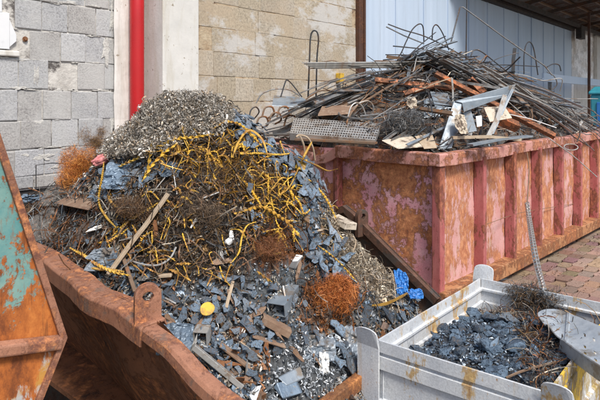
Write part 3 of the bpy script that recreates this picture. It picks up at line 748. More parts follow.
def cpost(corner, along, out, ht=0.965, side=0.10, flare=0.03, web=True):
    """corner post: angle section with a flared, rounded stacking ear"""
    mb = MB(); n = 10
    prof_ = [(0.02, 0.0), (0.02, ht - .045)]
    w0, w1 = -side, 0.022
    outl = [(w0, 0.0), (w0 - .002, ht - .10)]
    for i in range(n + 1):
        a = PI - PI * i / n
        outl.append(((w0 + w1) / 2 + (w1 - w0) / 2 * 1.03 * math.cos(a), ht - .05 + .05 * math.sin(a) ** .6))
    outl += [(w1 + .002, ht - .10), (w1, 0.0)]
    def bend(z): return flare * max(0, (z - (ht - .11)) / .11) ** 1.5
    v = [corner + along * a + out * (.012 + bend(z)) + EZ * z for a, z in outl]
    mb.prism(v, -out * .009)
    po = mb.build('corner_post', M['crate'], cr); bevel(po, 0.003)
    if not web: return
    mb = MB(); mb.box(corner + along * (w0 + .002) - out * .06, along * .008, out * .07, EZ * (ht - .14)); mb.box(corner + along * .004 - out * .09, along * .008, out * .085, EZ * .905 if False else EZ * .84)
    mb.build('post_web', M['crate'], cr)
cpost(P1, GQ, -GE); cpost(P2 + GQ * .08, GQ, -GE); cpost(P3 + GQ * .06, GQ, -GE * -1 * 1.0, 0.985, 0.11, web=False); cpost(P4 + GQ * .08, GQ, GE)

# ================================================================== HEAP OF MIXED SCRAP
def tps(pts, reg=2e-3):
    pts = np.array(pts, float); xy = pts[:, :2]; n = len(pts)
    def ker(r2): return 0.5 * r2 * np.log(r2 + 1e-9)
    d2 = ((xy[:, None] - xy[None]) ** 2).sum(-1)
    A = np.zeros((n + 3, n + 3)); A[:n, :n] = ker(d2) + reg * np.eye(n)
    A[:n, n] = 1; A[:n, n + 1:] = xy; A[n, :n] = 1; A[n + 1:, :n] = xy.T
    w = np.linalg.solve(A, np.concatenate([pts[:, 2], [0, 0, 0]]))
    def f(x, y):
        x = np.asarray(x, float); y = np.asarray(y, float)
        q = np.stack([x, y], -1)
        return ker(((q[..., None, :] - xy) ** 2).sum(-1)) @ w[:n] + w[n] + x * w[n + 1] + y * w[n + 2]
    return f
cp_ = []
for u in (1.6, 2.0, 2.5, 3.1): cp_.append((u, LV + .02, LZ + .0))
cp_ += [(1.38, 1.5, .95), (1.42, 1.9, 1.02), (1.44, 2.3, 1.08), (1.46, 2.8, 1.12), (1.5, 3.3, 1.16), (1.55, 3.9, 1.2), (1.6, 4.4, 1.2)]
for px, py, k in ((183, 97, 2.15), (240, 121, 2.55), (275, 146, 2.68), (310, 168, 2.78), (345, 234, 2.98), (375, 262, 3.06), (402, 286, 3.12)):
    cp_.append(tuple(at(px, py, u=k)))
for px, py, k in ((150, 110, 3.3), (120, 137, 3.7), (88, 160, 4.0), (62, 188, 4.1)):
    cp_.append(tuple(at(px, py, v=k)))
cp_ += [(3.22, 2.3, 1.12), (3.24, 3.0, 1.3), (3.2, 3.8, 1.3), (3.1, 4.4, 1.25), (2.4, 4.4, 1.35), (2.0, 4.42, 1.3), (3.2, 1.9, .86), (1.34, 3.6, 1.15)]
hraw = tps(cp_)
_rv = np.array([p[1] for p in allL][::-1]); _ru = np.array([p[0] for p in allL][::-1]); _rz = np.array([p[2] for p in allL][::-1])
_o = np.argsort(_rv); _rv, _ru, _rz = _rv[_o], _ru[_o], _rz[_o]
def rimU(v): return np.interp(v, _rv, _ru)
def hA(u, v):
    h = np.minimum(hraw(u, v), 2.12)
    e = np.asarray(u) - rimU(v)
    cap = np.interp(v, _rv, _rz) - .03 + np.maximum(e - .07, 0) * 1.6      # lies below the rim next to it
    return np.where(e < .065, -1.0, np.minimum(h, cap))
def lumps(u, v):
    return 0.035 * nz((u, v, 0), 2.6, 4) + 0.03 * nz((u, v, 5), 8, 4)
def hitA(px, py, lift=0.0):
    """where the photo's pixel meets the heap"""
    a = (px - 300) / F; d = np.array([a * SN + CS, -a * CS + SN, (HY - py) / F])
    t = np.arange(1.7, 5.5, 0.01)
    p = d[None] * t[:, None]
    z = hA(p[:, 0], p[:, 1]) - (p[:, 2] + CH)
    i = np.argmax(z > 0) if (z > 0).any() else len(t) - 1
    q = d * t[i]; q[2] += CH + lift
    return q
def inside(px, py, poly):
    c = False; n = len(poly); j = n - 1
    for i in range(n):
        xi, yi = poly[i]; xj, yj = poly[j]
        if (yi > py) != (yj > py) and px < (xj - xi) * (py - yi) / (yj - yi) + xi: c = not c
        j = i
    return c
ZN = {  # ground plan of what lies where on the heap (outlines traced over the photograph, applied to the heap's own surface)
 'silver': [(104, 160), (112, 140), (140, 105), (185, 88), (220, 96), (232, 120), (218, 136), (185, 143), (150, 158), (125, 158)],
 'ridge': [(222, 112), (242, 118), (285, 148), (312, 165), (322, 190), (312, 206), (296, 186), (272, 168), (245, 150), (228, 134)],
 'yellow': [(150, 150), (190, 138), (232, 135), (275, 165), (300, 190), (302, 225), (260, 225), (230, 200), (200, 180), (165, 172)],
 'dark': [(120, 185), (165, 172), (205, 182), (235, 205), (262, 232), (245, 285), (190, 285), (150, 280), (115, 262), (100, 225)],
 'rust': [(238, 228), (290, 228), (305, 255), (280, 270), (245, 268)],
 'wool': [(303, 285), (325, 276), (352, 285), (356, 305), (342, 330), (320, 333), (304, 312)],
 'straw': [(325, 205), (345, 228), (372, 258), (404, 288), (400, 315), (372, 300), (352, 280), (335, 262), (322, 235)],
 'blue2': [(296, 232), (330, 228), (350, 262), (345, 280), (305, 262)],
 'white': [(262, 352), (300, 340), (350, 340), (358, 372), (318, 402), (270, 402)],
 'left': [(20, 180), (70, 195), (105, 225), (110, 265), (90, 275), (50, 255), (20, 230)],
}
def zone(px, py):
    for k, poly in ZN.items():
        if inside(px, py, poly): return k
    return 'blue'
# surface of the heap
vs_ = np.linspace(1.42, 4.43, 170)
U = np.stack([np.linspace(rimU(v) + .07, 3.26, 120) for v in vs_]); Vv = np.repeat(vs_[:, None], 120, 1)
Z = hA(U, Vv)
ZC = {'silver': (.12, .115, .105), 'ridge': (.05, .065, .085), 'yellow': (.07, .045, .025), 'dark': (.045, .034, .028), 'rust': (.12, .05, .022), 'wool': (.1, .045, .02), 'straw': (.17, .13, .09), 'blue2': (.06, .08, .1), 'white': (.06, .065, .07), 'left': (.07, .05, .04), 'blue': (.055, .062, .068)}
Pz = np.zeros(U.shape + (3,)); Cz = np.zeros_like(Pz)
for i in range(U.shape[0]):
    for j in range(U.shape[1]):
        z = Z[i, j] + lumps(U[i, j], Vv[i, j]) - 0.03
        Pz[i, j] = (U[i, j], Vv[i, j], max(z, 0.4))
        px, py = pix((U[i, j], Vv[i, j], z))
        Cz[i, j] = np.array(ZC[zone(px + R.normal(0, 5), py + R.normal(0, 5))]) * R.uniform(.5, 1.4)
mb = MB(); mb.grid(Pz, Cz.reshape(-1, 3))
tag(mb.build('scrap_mound', M['mound']), 'large dark mound of fine mixed metal scrap filling the brown skip', 'scrap heap', kind='stuff')

def rot_to(n, spin, tilt=0.0):
    """matrix whose z axis follows n, spun and tilted"""
    n = n / np.linalg.norm(n)
    a = np.cross(n, (0.3, 0.8, 0.1)); a /= np.linalg.norm(a); b = np.cross(n, a)
    x = a * math.cos(spin) + b * math.sin(spin); y = np.cross(n, x)
    if tilt:
        x, n = x * math.cos(tilt) + n * math.sin(tilt), n * math.cos(tilt) - x * math.sin(tilt)
    return np.stack([x, y, n], 1)
def normA(u, v, e=0.03):
    g = np.array([-(hA(u + e, v) - hA(u - e, v)) / (2 * e), -(hA(u, v + e) - hA(u, v - e)) / (2 * e), 1.0])
    return g / np.linalg.norm(g)

class Scatter:
    """gathers a great many small loose bits into one mesh"""
    def __init__(s): s.v = []; s.f = []; s.c = []; s.n = 0
    def add(s, tv, tf, Mx, p, col):
        v = np.asarray(tv) @ Mx.T + p
        s.v.append(v); s.f.extend([tuple(i + s.n for i in f) for f in tf]); s.n += len(v)
        s.c.append(np.tile(np.asarray(col, float), (len(v), 1)))
    def build(s, name, m, label, cat='scrap', parent=None, kind='stuff', smooth=False):
        mb = MB(); mb.v = s.v; mb.f = s.f; mb.c = s.c; mb.n = s.n
        o = mb.build(name, m, parent, smooth=smooth)
        if label: tag(o, label, cat, kind=kind)
        elif kind: o['kind'] = kind
        return o
def chip_t():
    n = R.integers(3, 7); a = np.sort(R.uniform(0, 2 * PI, n)); a = np.linspace(0, 2 * PI, n, endpoint=False) + R.normal(0, .3, n)
    r = R.uniform(.5, 1.1, n); el = R.uniform(.35, 1)
    top = np.stack([r * np.cos(a), el * r * np.sin(a), R.normal(0, .12, n) + .09], 1); bot = top - np.array([0, 0, .16])
    f = [tuple(range(n)), tuple(range(n, 2 * n))[::-1]] + [(i, n + i, n + (i + 1) % n, (i + 1) % n) for i in range(n)]
    return np.vstack([top, bot]), f
CHIPS = [chip_t() for _ in range(40)]
def arc_t(turns, rad, pitch, seg, w, ribbon=True, sides=3):
    th = np.linspace(0, turns * 2 * PI, seg + 1)
    c = np.stack([rad * np.cos(th), rad * np.sin(th), pitch * th / (2 * PI)], 1); c -= c.mean(0)
    if ribbon:
        d = np.stack([0 * th, 0 * th, 0 * th + w / 2], 1)
        v = np.empty((2 * (seg + 1), 3)); v[0::2] = c - d; v[1::2] = c + d
        f = [(2 * i, 2 * i + 1, 2 * i + 3, 2 * i + 2) for i in range(seg)]
        return v, f
    mb = MB(); mb.tube(c, w / 2, sides, cap=False)
    return np.vstack(mb.v), mb.f
CURLS = [arc_t(R.uniform(.6, 2.2), R.uniform(.005, .012), R.uniform(.006, .018), 9, R.uniform(.0025, .0055)) for _ in range(24)]
WIRES = [arc_t(R.uniform(.12, .5), R.uniform(.04, .14), R.uniform(-.1, .1), 7, R.uniform(.0035, .006), False) for _ in range(24)]
def rpal(pal, j=.25):
    return np.clip(np.array(pal[R.integers(len(pal))]) * R.uniform(1 - j, 1 + j), 0, .9)
PALB = [(.12, .17, .23), (.18, .24, .31), (.07, .095, .125), (.23, .29, .36), (.17, .115, .08), (.05, .045, .04), (.12, .15, .18), (.4, .43, .46), (.24, .15, .085), (.14, .19, .25), (.09, .125, .17)]
PALD = [(.05, .04, .032), (.09, .06, .04), (.15, .085, .04), (.03, .028, .026), (.11, .115, .12), (.22, .13, .05), (.3, .27, .22)]
PALL = [(.14, .07, .035), (.09, .055, .04), (.05, .045, .04), (.2, .19, .17), (.12, .14, .16), (.26, .11, .04)]
PALR = [(.24, .085, .025), (.15, .055, .02), (.3, .13, .045), (.07, .04, .03), (.12, .1, .085)]
PALS = [(.42, .36, .27), (.34, .27, .19), (.5, .45, .36), (.2, .15, .1), (.27, .24, .21)]
PALW = [(.62, .65, .68), (.5, .54, .58), (.7, .72, .73), (.35, .39, .43), (.16, .18, .2), (.08, .09, .1)]
PALV = [(.50, .47, .42), (.36, .33, .28), (.24, .215, .18), (.62, .59, .54), (.13, .115, .10), (.38, .29, .2), (.29, .25, .2)]
PALY = [(.5, .27, .03), (.42, .21, .03), (.3, .15, .03), (.12, .07, .03), (.08, .06, .045)]
chips, curls, wires, ycurl, rcurl = Scatter(), Scatter(), Scatter(), Scatter(), Scatter()
N = 42000
uu = R.uniform(1.36, 3.24, N); vv = R.uniform(1.5, 4.35, N); hh = hA(uu, vv)
for u, v, z0 in zip(uu, vv, hh):
    if z0 < .4: continue
    z = z0 + lumps(u, v) - .02
    px, py = pix((u, v, z))
    if px < -40 or px > 470 or py > 470: continue
    zn = zone(px + R.normal(0, 4), py + R.normal(0, 4))
    n = normA(u, v); sp = R.uniform(0, 2 * PI)
    p = np.array([u, v, z + .012])
    if zn == 'silver' : continue
    near = 1.0
    r = R.random()
    T = CHIPS[R.integers(40)]
    s = R.choice([.007, .011, .017, .027], p=[.36, .34, .21, .09])
    s *= .65 + 1.1 * max(0, .5 + nz((u, v, 9), 3.5, 3))
    if zn in ('blue', 'blue2', 'ridge'):
        if r < .80: chips.add(T[0] * s, T[1], rot_to(n, sp, R.normal(0, .55)), p, rpal(PALB if nz((u, v, 3), 4, 3) < .12 else PALL))
        elif r < .93:
            W_ = CURLS[R.integers(24)]; curls.add(W_[0] * R.uniform(.6, 1.3), W_[1], rot_to(R.normal(0, 1, 3), sp), p + EZ * .01, rpal(PALV))
        else:
            W_ = WIRES[R.integers(24)]; wires.add(W_[0] * R.uniform(.3, .7), W_[1], rot_to(n, sp, R.normal(0, .3)), p + EZ * .01, rpal(PALD + PALB))
    elif zn in ('dark', 'left', 'rust', 'yellow', 'wool'):
        pal = {'dark': PALD, 'left': PALL, 'rust': PALR, 'yellow': PALD + PALY, 'wool': PALR}[zn]
        if r < .42: chips.add(T[0] * s * .8, T[1], rot_to(n, sp, R.normal(0, .7)), p, rpal(pal))
        elif r < .72:
            W_ = WIRES[R.integers(24)]; wires.add(W_[0] * R.uniform(.4, 1.3), W_[1], rot_to(n, sp, R.normal(0, .5)), p + EZ * R.uniform(0, .05), rpal(pal))
        else:
            W_ = CURLS[R.integers(24)]; curls.add(W_[0] * R.uniform(.6, 1.6), W_[1], rot_to(R.normal(0, 1, 3), sp), p + EZ * R.uniform(0, .03), rpal(pal))
    elif zn == 'straw':
        if r < .5:
            W_ = CURLS[R.integers(24)]; curls.add(W_[0] * R.uniform(.7, 1.5), W_[1], rot_to(R.normal(0, 1, 3), sp), p + EZ * R.uniform(0, .03), rpal(PALS))
        elif r < .75:
            W_ = WIRES[R.integers(24)]; wires.add(W_[0] * R.uniform(.3, .7), W_[1], rot_to(n, sp, R.normal(0, .5)), p + EZ * R.uniform(0, .03), rpal(PALS))
        else: chips.add(T[0] * s * .8, T[1], rot_to(n, sp, R.normal(0, .5)), p, rpal(PALS))
    elif zn == 'white':
        if r < .6: chips.add(T[0] * s * np.array([.9, .45, 1]), T[1], rot_to(n, sp, R.normal(0, .7)), p + EZ * R.uniform(0, .02), rpal(PALW))
        else:
            W_ = CURLS[R.integers(24)]; curls.add(W_[0] * R.uniform(.6, 1.3), W_[1], rot_to(R.normal(0, 1, 3), sp), p + EZ * R.uniform(0, .02), rpal(PALW))
chips.build('scrap_chips', M['chips'], 'small blue grey and brown metal chips strewn over the whole heap')
curls.build('turnings', M['swarf'], 'small curled metal turnings scattered over the lower and right heap')
wires.build('wire_scraps', M['chips'], 'thin brown and dark wire offcuts tangled over the middle of the heap')
# bright swarf piled on the crest
sw = Scatter()
k = 0
while k < 21000:
    px, py = R.uniform(100, 235), R.uniform(86, 162)
    if not inside(px, py, ZN['silver']): continue
    if R.random() > .12: p = hitA(px, py)
    else: p = hitA(px, max(py, 97)); p[0] += R.uniform(0, .3); p[1] += R.uniform(0, .3); p[2] = float(hA(p[0], p[1]))
    if abs(p[2] - float(hA(p[0], p[1]))) > .06: continue
    k += 1
    W_ = CURLS[R.integers(24)]
    sw.add(W_[0] * R.choice([.5, .75, 1.1, 2.0], p=[.42, .36, .18, .04]), W_[1], rot_to(R.normal(0, 1, 3), R.uniform(0, 6)), p + normA(p[0], p[1]) * (R.uniform(-.01, .045) + .03 * nz(p, 4.5, 3)) + R.normal(0, .008, 3), rpal(PALV, .35))
sw.build('swarf_pile', M['swarf'], 'pile of bright grey curly swarf crowning the scrap heap', 'swarf')

# ---------------- rust coloured wool tangles
def wool(px, py, rx, ry, n, pal, label, lift=.05, th=.0022):
    c = hitA(px, py, lift); s = rx / F * depth(c); s2 = ry / F * depth(c)
    S_ = Scatter(); nn = normA(c[0], c[1])
    subs = [(R.normal(0, .36, 3) * np.array([1, 1, 1]), R.uniform(.38, .68)) for _ in range(8)]
    mo = sum(q[0] for q in subs) / 8; subs = [(q[0] - mo, q[1]) for q in subs]
    for k in range(int(n * 2)):
        q = R.normal(0, 1, 3); q /= np.linalg.norm(q); rr = R.uniform(.1, 1) ** .5
        so, sr = subs[R.integers(8)]
        q = so + q * rr * sr * (1.5 if R.random() < .04 else 1)
        p = c + X_ * q[0] * s + EZ * q[2] * s2 + Y_ * q[1] * s * .6
        W_ = WIRES[R.integers(24)]
        S_.add(W_[0] * R.uniform(.12, .34), W_[1], rot_to(R.normal(0, 1, 3), R.uniform(0, 6)), p, rpal(pal, .4))
    return S_.build('wire_wool', M['wool'], label, 'wire wool', kind=None)
OR = [(.62, .24, .045), (.52, .17, .03), (.72, .34, .09), (.34, .10, .025)]
wool(79, 177, 25, 27, 3400, OR, 'ball of bright orange rusty wire wool by the grey wall', .05)
wool(95, 147, 13, 14, 1100, [(.32, .19, .07), (.22, .12, .05), (.1, .055, .03)], 'small brown ball of wire wool just above the orange one', .06)
wool(329, 303, 26, 27, 3600, [(.54, .17, .035), (.46, .13, .03), (.62, .24, .065), (.28, .08, .025)], 'large deep orange clump of rusty wire wool beside the steel crate', .03)
wool(268, 248, 30, 12, 1100, [(.22, .08, .03), (.15, .06, .025), (.3, .13, .05)], 'loose brown patch of rusty wire wool in the middle of the heap', .0)
wool(150, 212, 34, 16, 1200, [(.14, .08, .045), (.2, .11, .05), (.07, .045, .03)], 'dark brown wire tangle left of the wooden stick', .01)
wool(205, 225, 26, 26, 1300, [(.12, .075, .045), (.18, .12, .075), (.06, .045, .035), (.24, .17, .11)], 'dark brown wire tangle below the yellow strips', .01)
wool(225, 180, 20, 14, 600, [(.12, .075, .045), (.25, .15, .06), (.06, .045, .035)], 'brown wire tangle under the middle of the yellow strips', .01)
wool(35, 215, 12, 10, 400, [(.2, .1, .04), (.1, .06, .035)], 'little brown wire tangle beside the turquoise skip', .0)

# ---------------- loose flakes of sheet, individuals
def flake_mesh(k):
    n = R.integers(7, 13); a = np.linspace(0, 2 * PI, n, endpoint=False) + R.normal(0, .16, n)
    r = R.uniform(.55, 1.15, n) * (1 + .25 * np.sign(np.sin(a * 2 + R.uniform(0, 6)))); el = R.uniform(.4, .95)
    P = np.stack([r * np.cos(a), el * r * np.sin(a), 0 * a], 1)
    mid = P * .5 + R.normal(0, .05, P.shape)
    bend = R.normal(0, .34); bx = R.uniform(0, PI)
    def bz(q): w = q[:, 0] * math.cos(bx) + q[:, 1] * math.sin(bx); q = q.copy(); q[:, 2] += bend * w * w + R.normal(0, .03, len(q)); return q
    P, mid = bz(P), bz(mid); c = np.array([[0, 0, R.normal(0, .03)]])
    top = np.vstack([P, mid, c]); th = R.uniform(.05, .12); bot = top - np.array([0, 0, th]); m = len(top)
    f = []
    for i in range(n):
        j = (i + 1) % n
        f += [(i, j, n + j, n + i), (n + i, n + j, 2 * n), (m + j, m + i, m + n + i, m + n + j), (m + n + j, m + n + i, m + 2 * n), (i, m + i, m + j, j)]
    me = bpy.data.meshes.new('metal_flake'); me.from_pydata((np.vstack([top, bot])).tolist(), [], f)
    me.materials.append([M['flake'], M['flake2'], M['flake3'], M['flake']][k % 4]); me.update()
    return me
FM = [flake_mesh(k) for k in range(32)]
from mathutils import Matrix
def put(mesh, name, p, Mx, s, label, cat, group):
    o = bpy.data.objects.new(name, mesh); COL.objects.link(o)
    m = Matrix([[*(Mx[i] * s), p[i]] for i in range(3)] + [[0, 0, 0, 1]])
    o.matrix_world = m
    return tag(o, label, cat, group)
placed = []
def flakes(poly, n, smin, smax, label, group, pick=(0, 1, 2, 3), tilt=.35, lift=.014, mind=.5):
    x0, x1 = min(p[0] for p in poly), max(p[0] for p in poly); y0, y1 = min(p[1] for p in poly), max(p[1] for p in poly)
    k = 0; tries = 0
    while k < n and tries < n * 40:
        tries += 1
        px, py = R.uniform(x0, x1), R.uniform(y0, y1)
        if not inside(px, py, poly): continue
        p = hitA(px, py); s = (smin + (smax - smin) * R.random() ** 1.6) * (1 if R.random() < .88 else 1.5)
        if any((p[0] - q[0]) ** 2 + (p[1] - q[1]) ** 2 + (p[2] - q[2]) ** 2 < (mind * (s + q[3])) ** 2 for q in placed): continue
        placed.append((*p, s)); k += 1
        n_ = normA(p[0], p[1]); cand = [i for i in range(32) if i % 4 in pick]
        put(FM[cand[R.integers(len(cand))]], 'metal_flake', p + n_ * (lift + lumps(p[0], p[1]) * .8 + .008), rot_to(n_, R.uniform(0, 6.28), R.normal(0, tilt)), s, label, 'metal flake', group)
flakes(ZN['ridge'], 98, .025, .055, 'blue grey sheet flake overlapping others on the right hand ridge of the heap', 'sheet flakes along the ridge', tilt=.3, lift=.03, mind=.27)
flakes(ZN['blue2'], 34, .022, .06, 'blue grey sheet flake between the ridge and the orange wire wool', 'sheet flakes above the orange wool', tilt=.3, lift=.025, mind=.33)
flakes([(150, 285), (240, 275), (300, 290), (318, 340), (262, 352), (250, 395), (200, 350), (165, 320)], 98, .016, .046, 'blue grey metal flake lying on the lower front slope of the heap', 'flakes on the lower slope', pick=(0, 1, 3, 1, 2), tilt=.55)
flakes([(102, 165), (150, 160), (158, 178), (120, 205), (100, 200)], 20, .025, .06, 'blue grey flake lying right of the orange wire wool ball by the wall', 'flakes beside the wool ball', pick=(0, 2, 3))
flakes([(75, 225), (140, 225), (150, 275), (120, 275), (85, 262)], 22, .025, .055, 'grey flake on the heap just behind the left rim', 'flakes behind the left rim')
flakes([(335, 325), (358, 330), (352, 366), (325, 366)], 14, .03, .06, 'grey flake lying between the orange wool and the crate post', 'flakes by the crate post')
flakes([(240, 190), (300, 200), (300, 240), (250, 240)], 14, .022, .04, 'grey flake among the lower yellow strips', 'flakes among yellow strips')
flakes([(380, 300), (420, 292), (428, 302), (400, 320), (362, 318)], 10, .025, .05, 'grey flake beside the blue plastic scrap', 'flakes by the blue plastic')

# ---------------- yellow twisted strips
def ribbon(path, w, pitch, th=.0016, tw0=0.0, ser=.0):
    path = np.array(path); seg = np.linalg.norm(np.diff(path, axis=0), axis=1); L = np.concatenate([[0], np.cumsum(seg)])
    n = max(8, int(L[-1] / .006)); q = np.linspace(0, L[-1], n)
    pts = np.stack([np.interp(q, L, path[:, i]) for i in range(3)], 1)
    mb = MB(); vs = []; t0 = pts[1] - pts[0]; nr = np.cross(t0, (.1, .2, 1)); nr /= np.linalg.norm(nr) + 1e-9
    for i, p in enumerate(pts):
        t = pts[min(i + 1, n - 1)] - pts[max(i - 1, 0)]; t /= np.linalg.norm(t) + 1e-9
        nr = nr - t * nr.dot(t); nr /= np.linalg.norm(nr) + 1e-9; bn = np.cross(t, nr)
        a = tw0 + (2 * PI * q[i] / pitch if pitch else 0)
        x = nr * math.cos(a) + bn * math.sin(a); y = np.cross(t, x)
        ww = w * (1 - ser + ser * (1 if i % 3 else .2)) * min(1, .4 + 3 * min(i, n - 1 - i) / n)
        vs += [p - x * ww / 2 - y * th, p + x * ww / 2 - y * th, p + x * ww / 2 + y * th, p - x * ww / 2 + y * th]
    f = [(0, 3, 2, 1), tuple(range(4 * n - 4, 4 * n))]
    for i in range(n - 1):
        for j in range(4):
            k = (j + 1) % 4; f.append((i * 4 + j, i * 4 + k, i * 4 + 4 + k, i * 4 + 4 + j))
    return mb.add(vs, f)
def strip(pp, w, pitch, label, lift=.03, arch=.0, group=None, m='yellow', ser=.35):
    if group is None: lift += .022; w *= .95
    P = smooth_path([hitA(x, y, lift) + EZ * arch * math.sin(PI * i / (len(pp) - 1)) for i, (x, y) in enumerate(pp)], 10)
    return tag(ribbon(P, w, pitch, tw0=R.uniform(0, 6), ser=ser).build('yellow_strip', M[m]), label, 'metal strip', group)
strip([(104, 178), (102, 195), (99, 212), (100, 224), (107, 236), (116, 246)], .017, .035, 'long yellow twisted strip standing upright on the left, below the orange wool ball', .08)
strip([(112, 248), (122, 238), (134, 229), (148, 221), (158, 214)], .020, .03, 'yellow serrated strip slanting up from the upright strip towards the wooden stick', .04)
strip([(98, 252), (108, 251), (118, 245), (128, 238)], .018, .03, 'short yellow serrated strip just behind the left rim under the slanting strip', .03)
strip([(112, 182), (126, 175), (142, 168), (160, 158), (178, 151), (198, 149), (214, 146)], .022, .07, 'long yellow strip curving across the upper heap under the bright swarf', .05, ser=.15)
strip([(148, 190), (149, 176), (151, 164), (152, 152)], .022, .09, 'broad yellow strip standing upright on the upper left of the heap', .05, ser=.1)
strip([(142, 196), (152, 180), (163, 168), (178, 157)], .020, .08, 'yellow strip leaning against the broad upright one', .06, ser=.1)
strip([(214, 142), (226, 139), (240, 143), (252, 152), (262, 160)], .022, .05, 'yellow strip arching along the foot of the blue grey ridge', .06, .03)
strip([(232, 170), (240, 158), (250, 152), (262, 158), (268, 168)], .014, .0, 'smooth thin yellow strip bent into an arch on the upper heap', .05, .06, ser=0)
strip([(234, 227), (246, 224), (262, 220), (276, 227), (288, 236), (300, 250)], .024, .06, 'thick yellow branching strip across the middle of the heap', .05, ser=.2)
strip([(262, 220), (254, 207), (246, 196), (238, 188)], .018, .035, 'yellow serrated strip running up from the thick branching one', .05)
strip([(232, 274), (239, 268), (242, 254), (247, 241), (256, 233)], .010, .0, 'thin smooth yellow wire strip curling down over the rust patch', .04, .03, ser=0)
strip([(257, 281), (264, 287), (272, 292)], .016, .06, 'short straight yellow strip below the rust patch', .03, ser=.1)
strip([(304, 188), (314, 196), (326, 210), (336, 230)], .020, .045, 'yellow strip hanging down the right flank in front of the red container', .05)
strip([(298, 170), (314, 177), (328, 179), (338, 177)], .016, .03, 'yellow serrated strip sticking out towards the red container', .06)
strip([(312, 150), (306, 165), (300, 178), (290, 200), (279, 210)], .017, .028, 'yellow serrated strip crossing the lower end of the ridge', .06)
strip([(240, 168), (258, 167), (280, 168), (292, 166)], .016, .028, 'orange yellow serrated strip lying level across the upper middle of the heap', .06)
strip([(292, 205), (300, 216), (304, 226), (310, 222)], .017, .03, 'yellow hooked strip right of the thick branching one', .05)
strip([(70, 262), (84, 270), (96, 279), (112, 287), (130, 292)], .022, .06, 'yellow strip lying along the left rim of the skip', .06, ser=.15)
strip([(86, 281), (100, 283), (112, 284), (124, 286)], .018, .03, 'yellow serrated strip beside the one along the left rim', .05)
strip([(318, 258), (334, 270), (346, 282), (358, 296)], .014, .05, 'thin yellow strip trailing down above the orange wool', .05)
strip([(372, 318), (386, 316), (402, 308), (408, 304)], .018, .0, 'curved yellow strip at the foot of the heap beside the crate', .05, ser=0)
for k in range(200):
    core = k < 120
    while True:
        px, py = R.uniform(100, 335), R.uniform(138, 285)
        if inside(px, py, ZN['yellow']) if core else (inside(px, py, ZN['dark']) or inside(px, py, ZN['rust']) or inside(px, py, ZN['straw']) or inside(px, py, ZN['ridge'])): break
    a = R.normal(1.1, .75) if R.random() < .65 else R.uniform(0, PI); l = R.uniform(8, 30)
    dx, dy = math.cos(a) * l / 2, math.sin(a) * l / 2; b = R.normal(0, .3) * l
    strip([(px - dx, py - dy), (px - dy * b / l + R.normal(0, 2), py + dx * b / l + R.normal(0, 2)), (px + dx, py + dy)], R.choice([.006, .010, .015]) * R.uniform(.8, 1.2), R.uniform(.016, .034) if R.random() < .85 else .2, 'short yellow twisted strip in the thick of the yellow tangle' if core else 'short ochre twisted strip lying loose among the brown wires of the heap', R.uniform(.01, .06), R.uniform(0, .04), 'yellow twisted strips of the tangle' if core else 'ochre strips among the brown wires', ser=R.uniform(.35, .65))
for k in range(60):
    px, py = R.uniform(118, 262), R.uniform(185, 278)
    if not (inside(px, py, ZN['dark'])): continue
    a = R.normal(1.2, .9); l = R.uniform(12, 40); dx, dy = math.cos(a) * l / 2, math.sin(a) * l / 2; b = R.normal(0, .4) * l
    o = strip([(px - dx, py - dy), (px - dy * b / l, py + dx * b / l), (px + dx, py + dy)], R.uniform(.005, .010), R.choice([.03, .05, 0.15]), 'dark brown twisted strip in the middle of the heap', R.uniform(.01, .04), R.uniform(0, .04), 'brown twisted strips of the heap', 'rod_brown', ser=.2)
    o.name = 'brown_strip'
for k in range(26):
    px, py = R.uniform(325, 395), R.uniform(215, 312)
    if not (inside(px, py, ZN['straw'])): continue
    a = R.normal(.9, .5); l = R.uniform(10, 30); dx, dy = math.cos(a) * l / 2, math.sin(a) * l / 2; b = R.normal(0, .4) * l
    o = strip([(px - dx, py - dy), (px - dy * b / l, py + dx * b / l), (px + dx, py + dy)], R.uniform(.006, .012), R.choice([.03, .05, 0.15]), 'straw coloured curled strip on the right flank of the heap', R.uniform(.01, .04), R.uniform(0, .03), 'straw coloured strips on the right flank', 'wood', ser=.2)
    o.name = 'straw_strip'

def crumple(c, sx, sz, m, name, label, cat, seed=0, amp=.35, n=22, lean=.25):
    """crumpled sheet: a folded, ragged film with its own relief"""
    P = []
    for i in range(n):
        row = []
        for j in range(n):
            a, b = i / (n - 1) * 2 - 1, j / (n - 1) * 2 - 1
            rg = 1 + .25 * mnoise.noise(Vector((math.atan2(b, a) * 1.5, seed, 0)))
            d = amp * mnoise.fractal(Vector((a * 2.2, b * 2.2, seed * 2.7)), .8, 2, 4) + .5 * amp * abs(mnoise.noise(Vector((a * 4, b * 4, seed))))
            sq = max(abs(a), abs(b)) / (math.hypot(a, b) + 1e-6)
            row.append(c + X_ * sx * a * rg * (.55 + .45 * sq) + EZ * sz * b * rg * (.55 + .45 * sq) + (Y_ * lean * b * sz) - Y_ * d * max(sx, sz))
        P.append(row)
    mb = MB(); mb.grid(P); o = mb.build(name, M[m], smooth=m in ('bluebag', 'foam', 'cream', 'film'))
    md = o.modifiers.new('thick', 'SOLIDIFY'); md.thickness = .003
    return tag(o, label, cat)
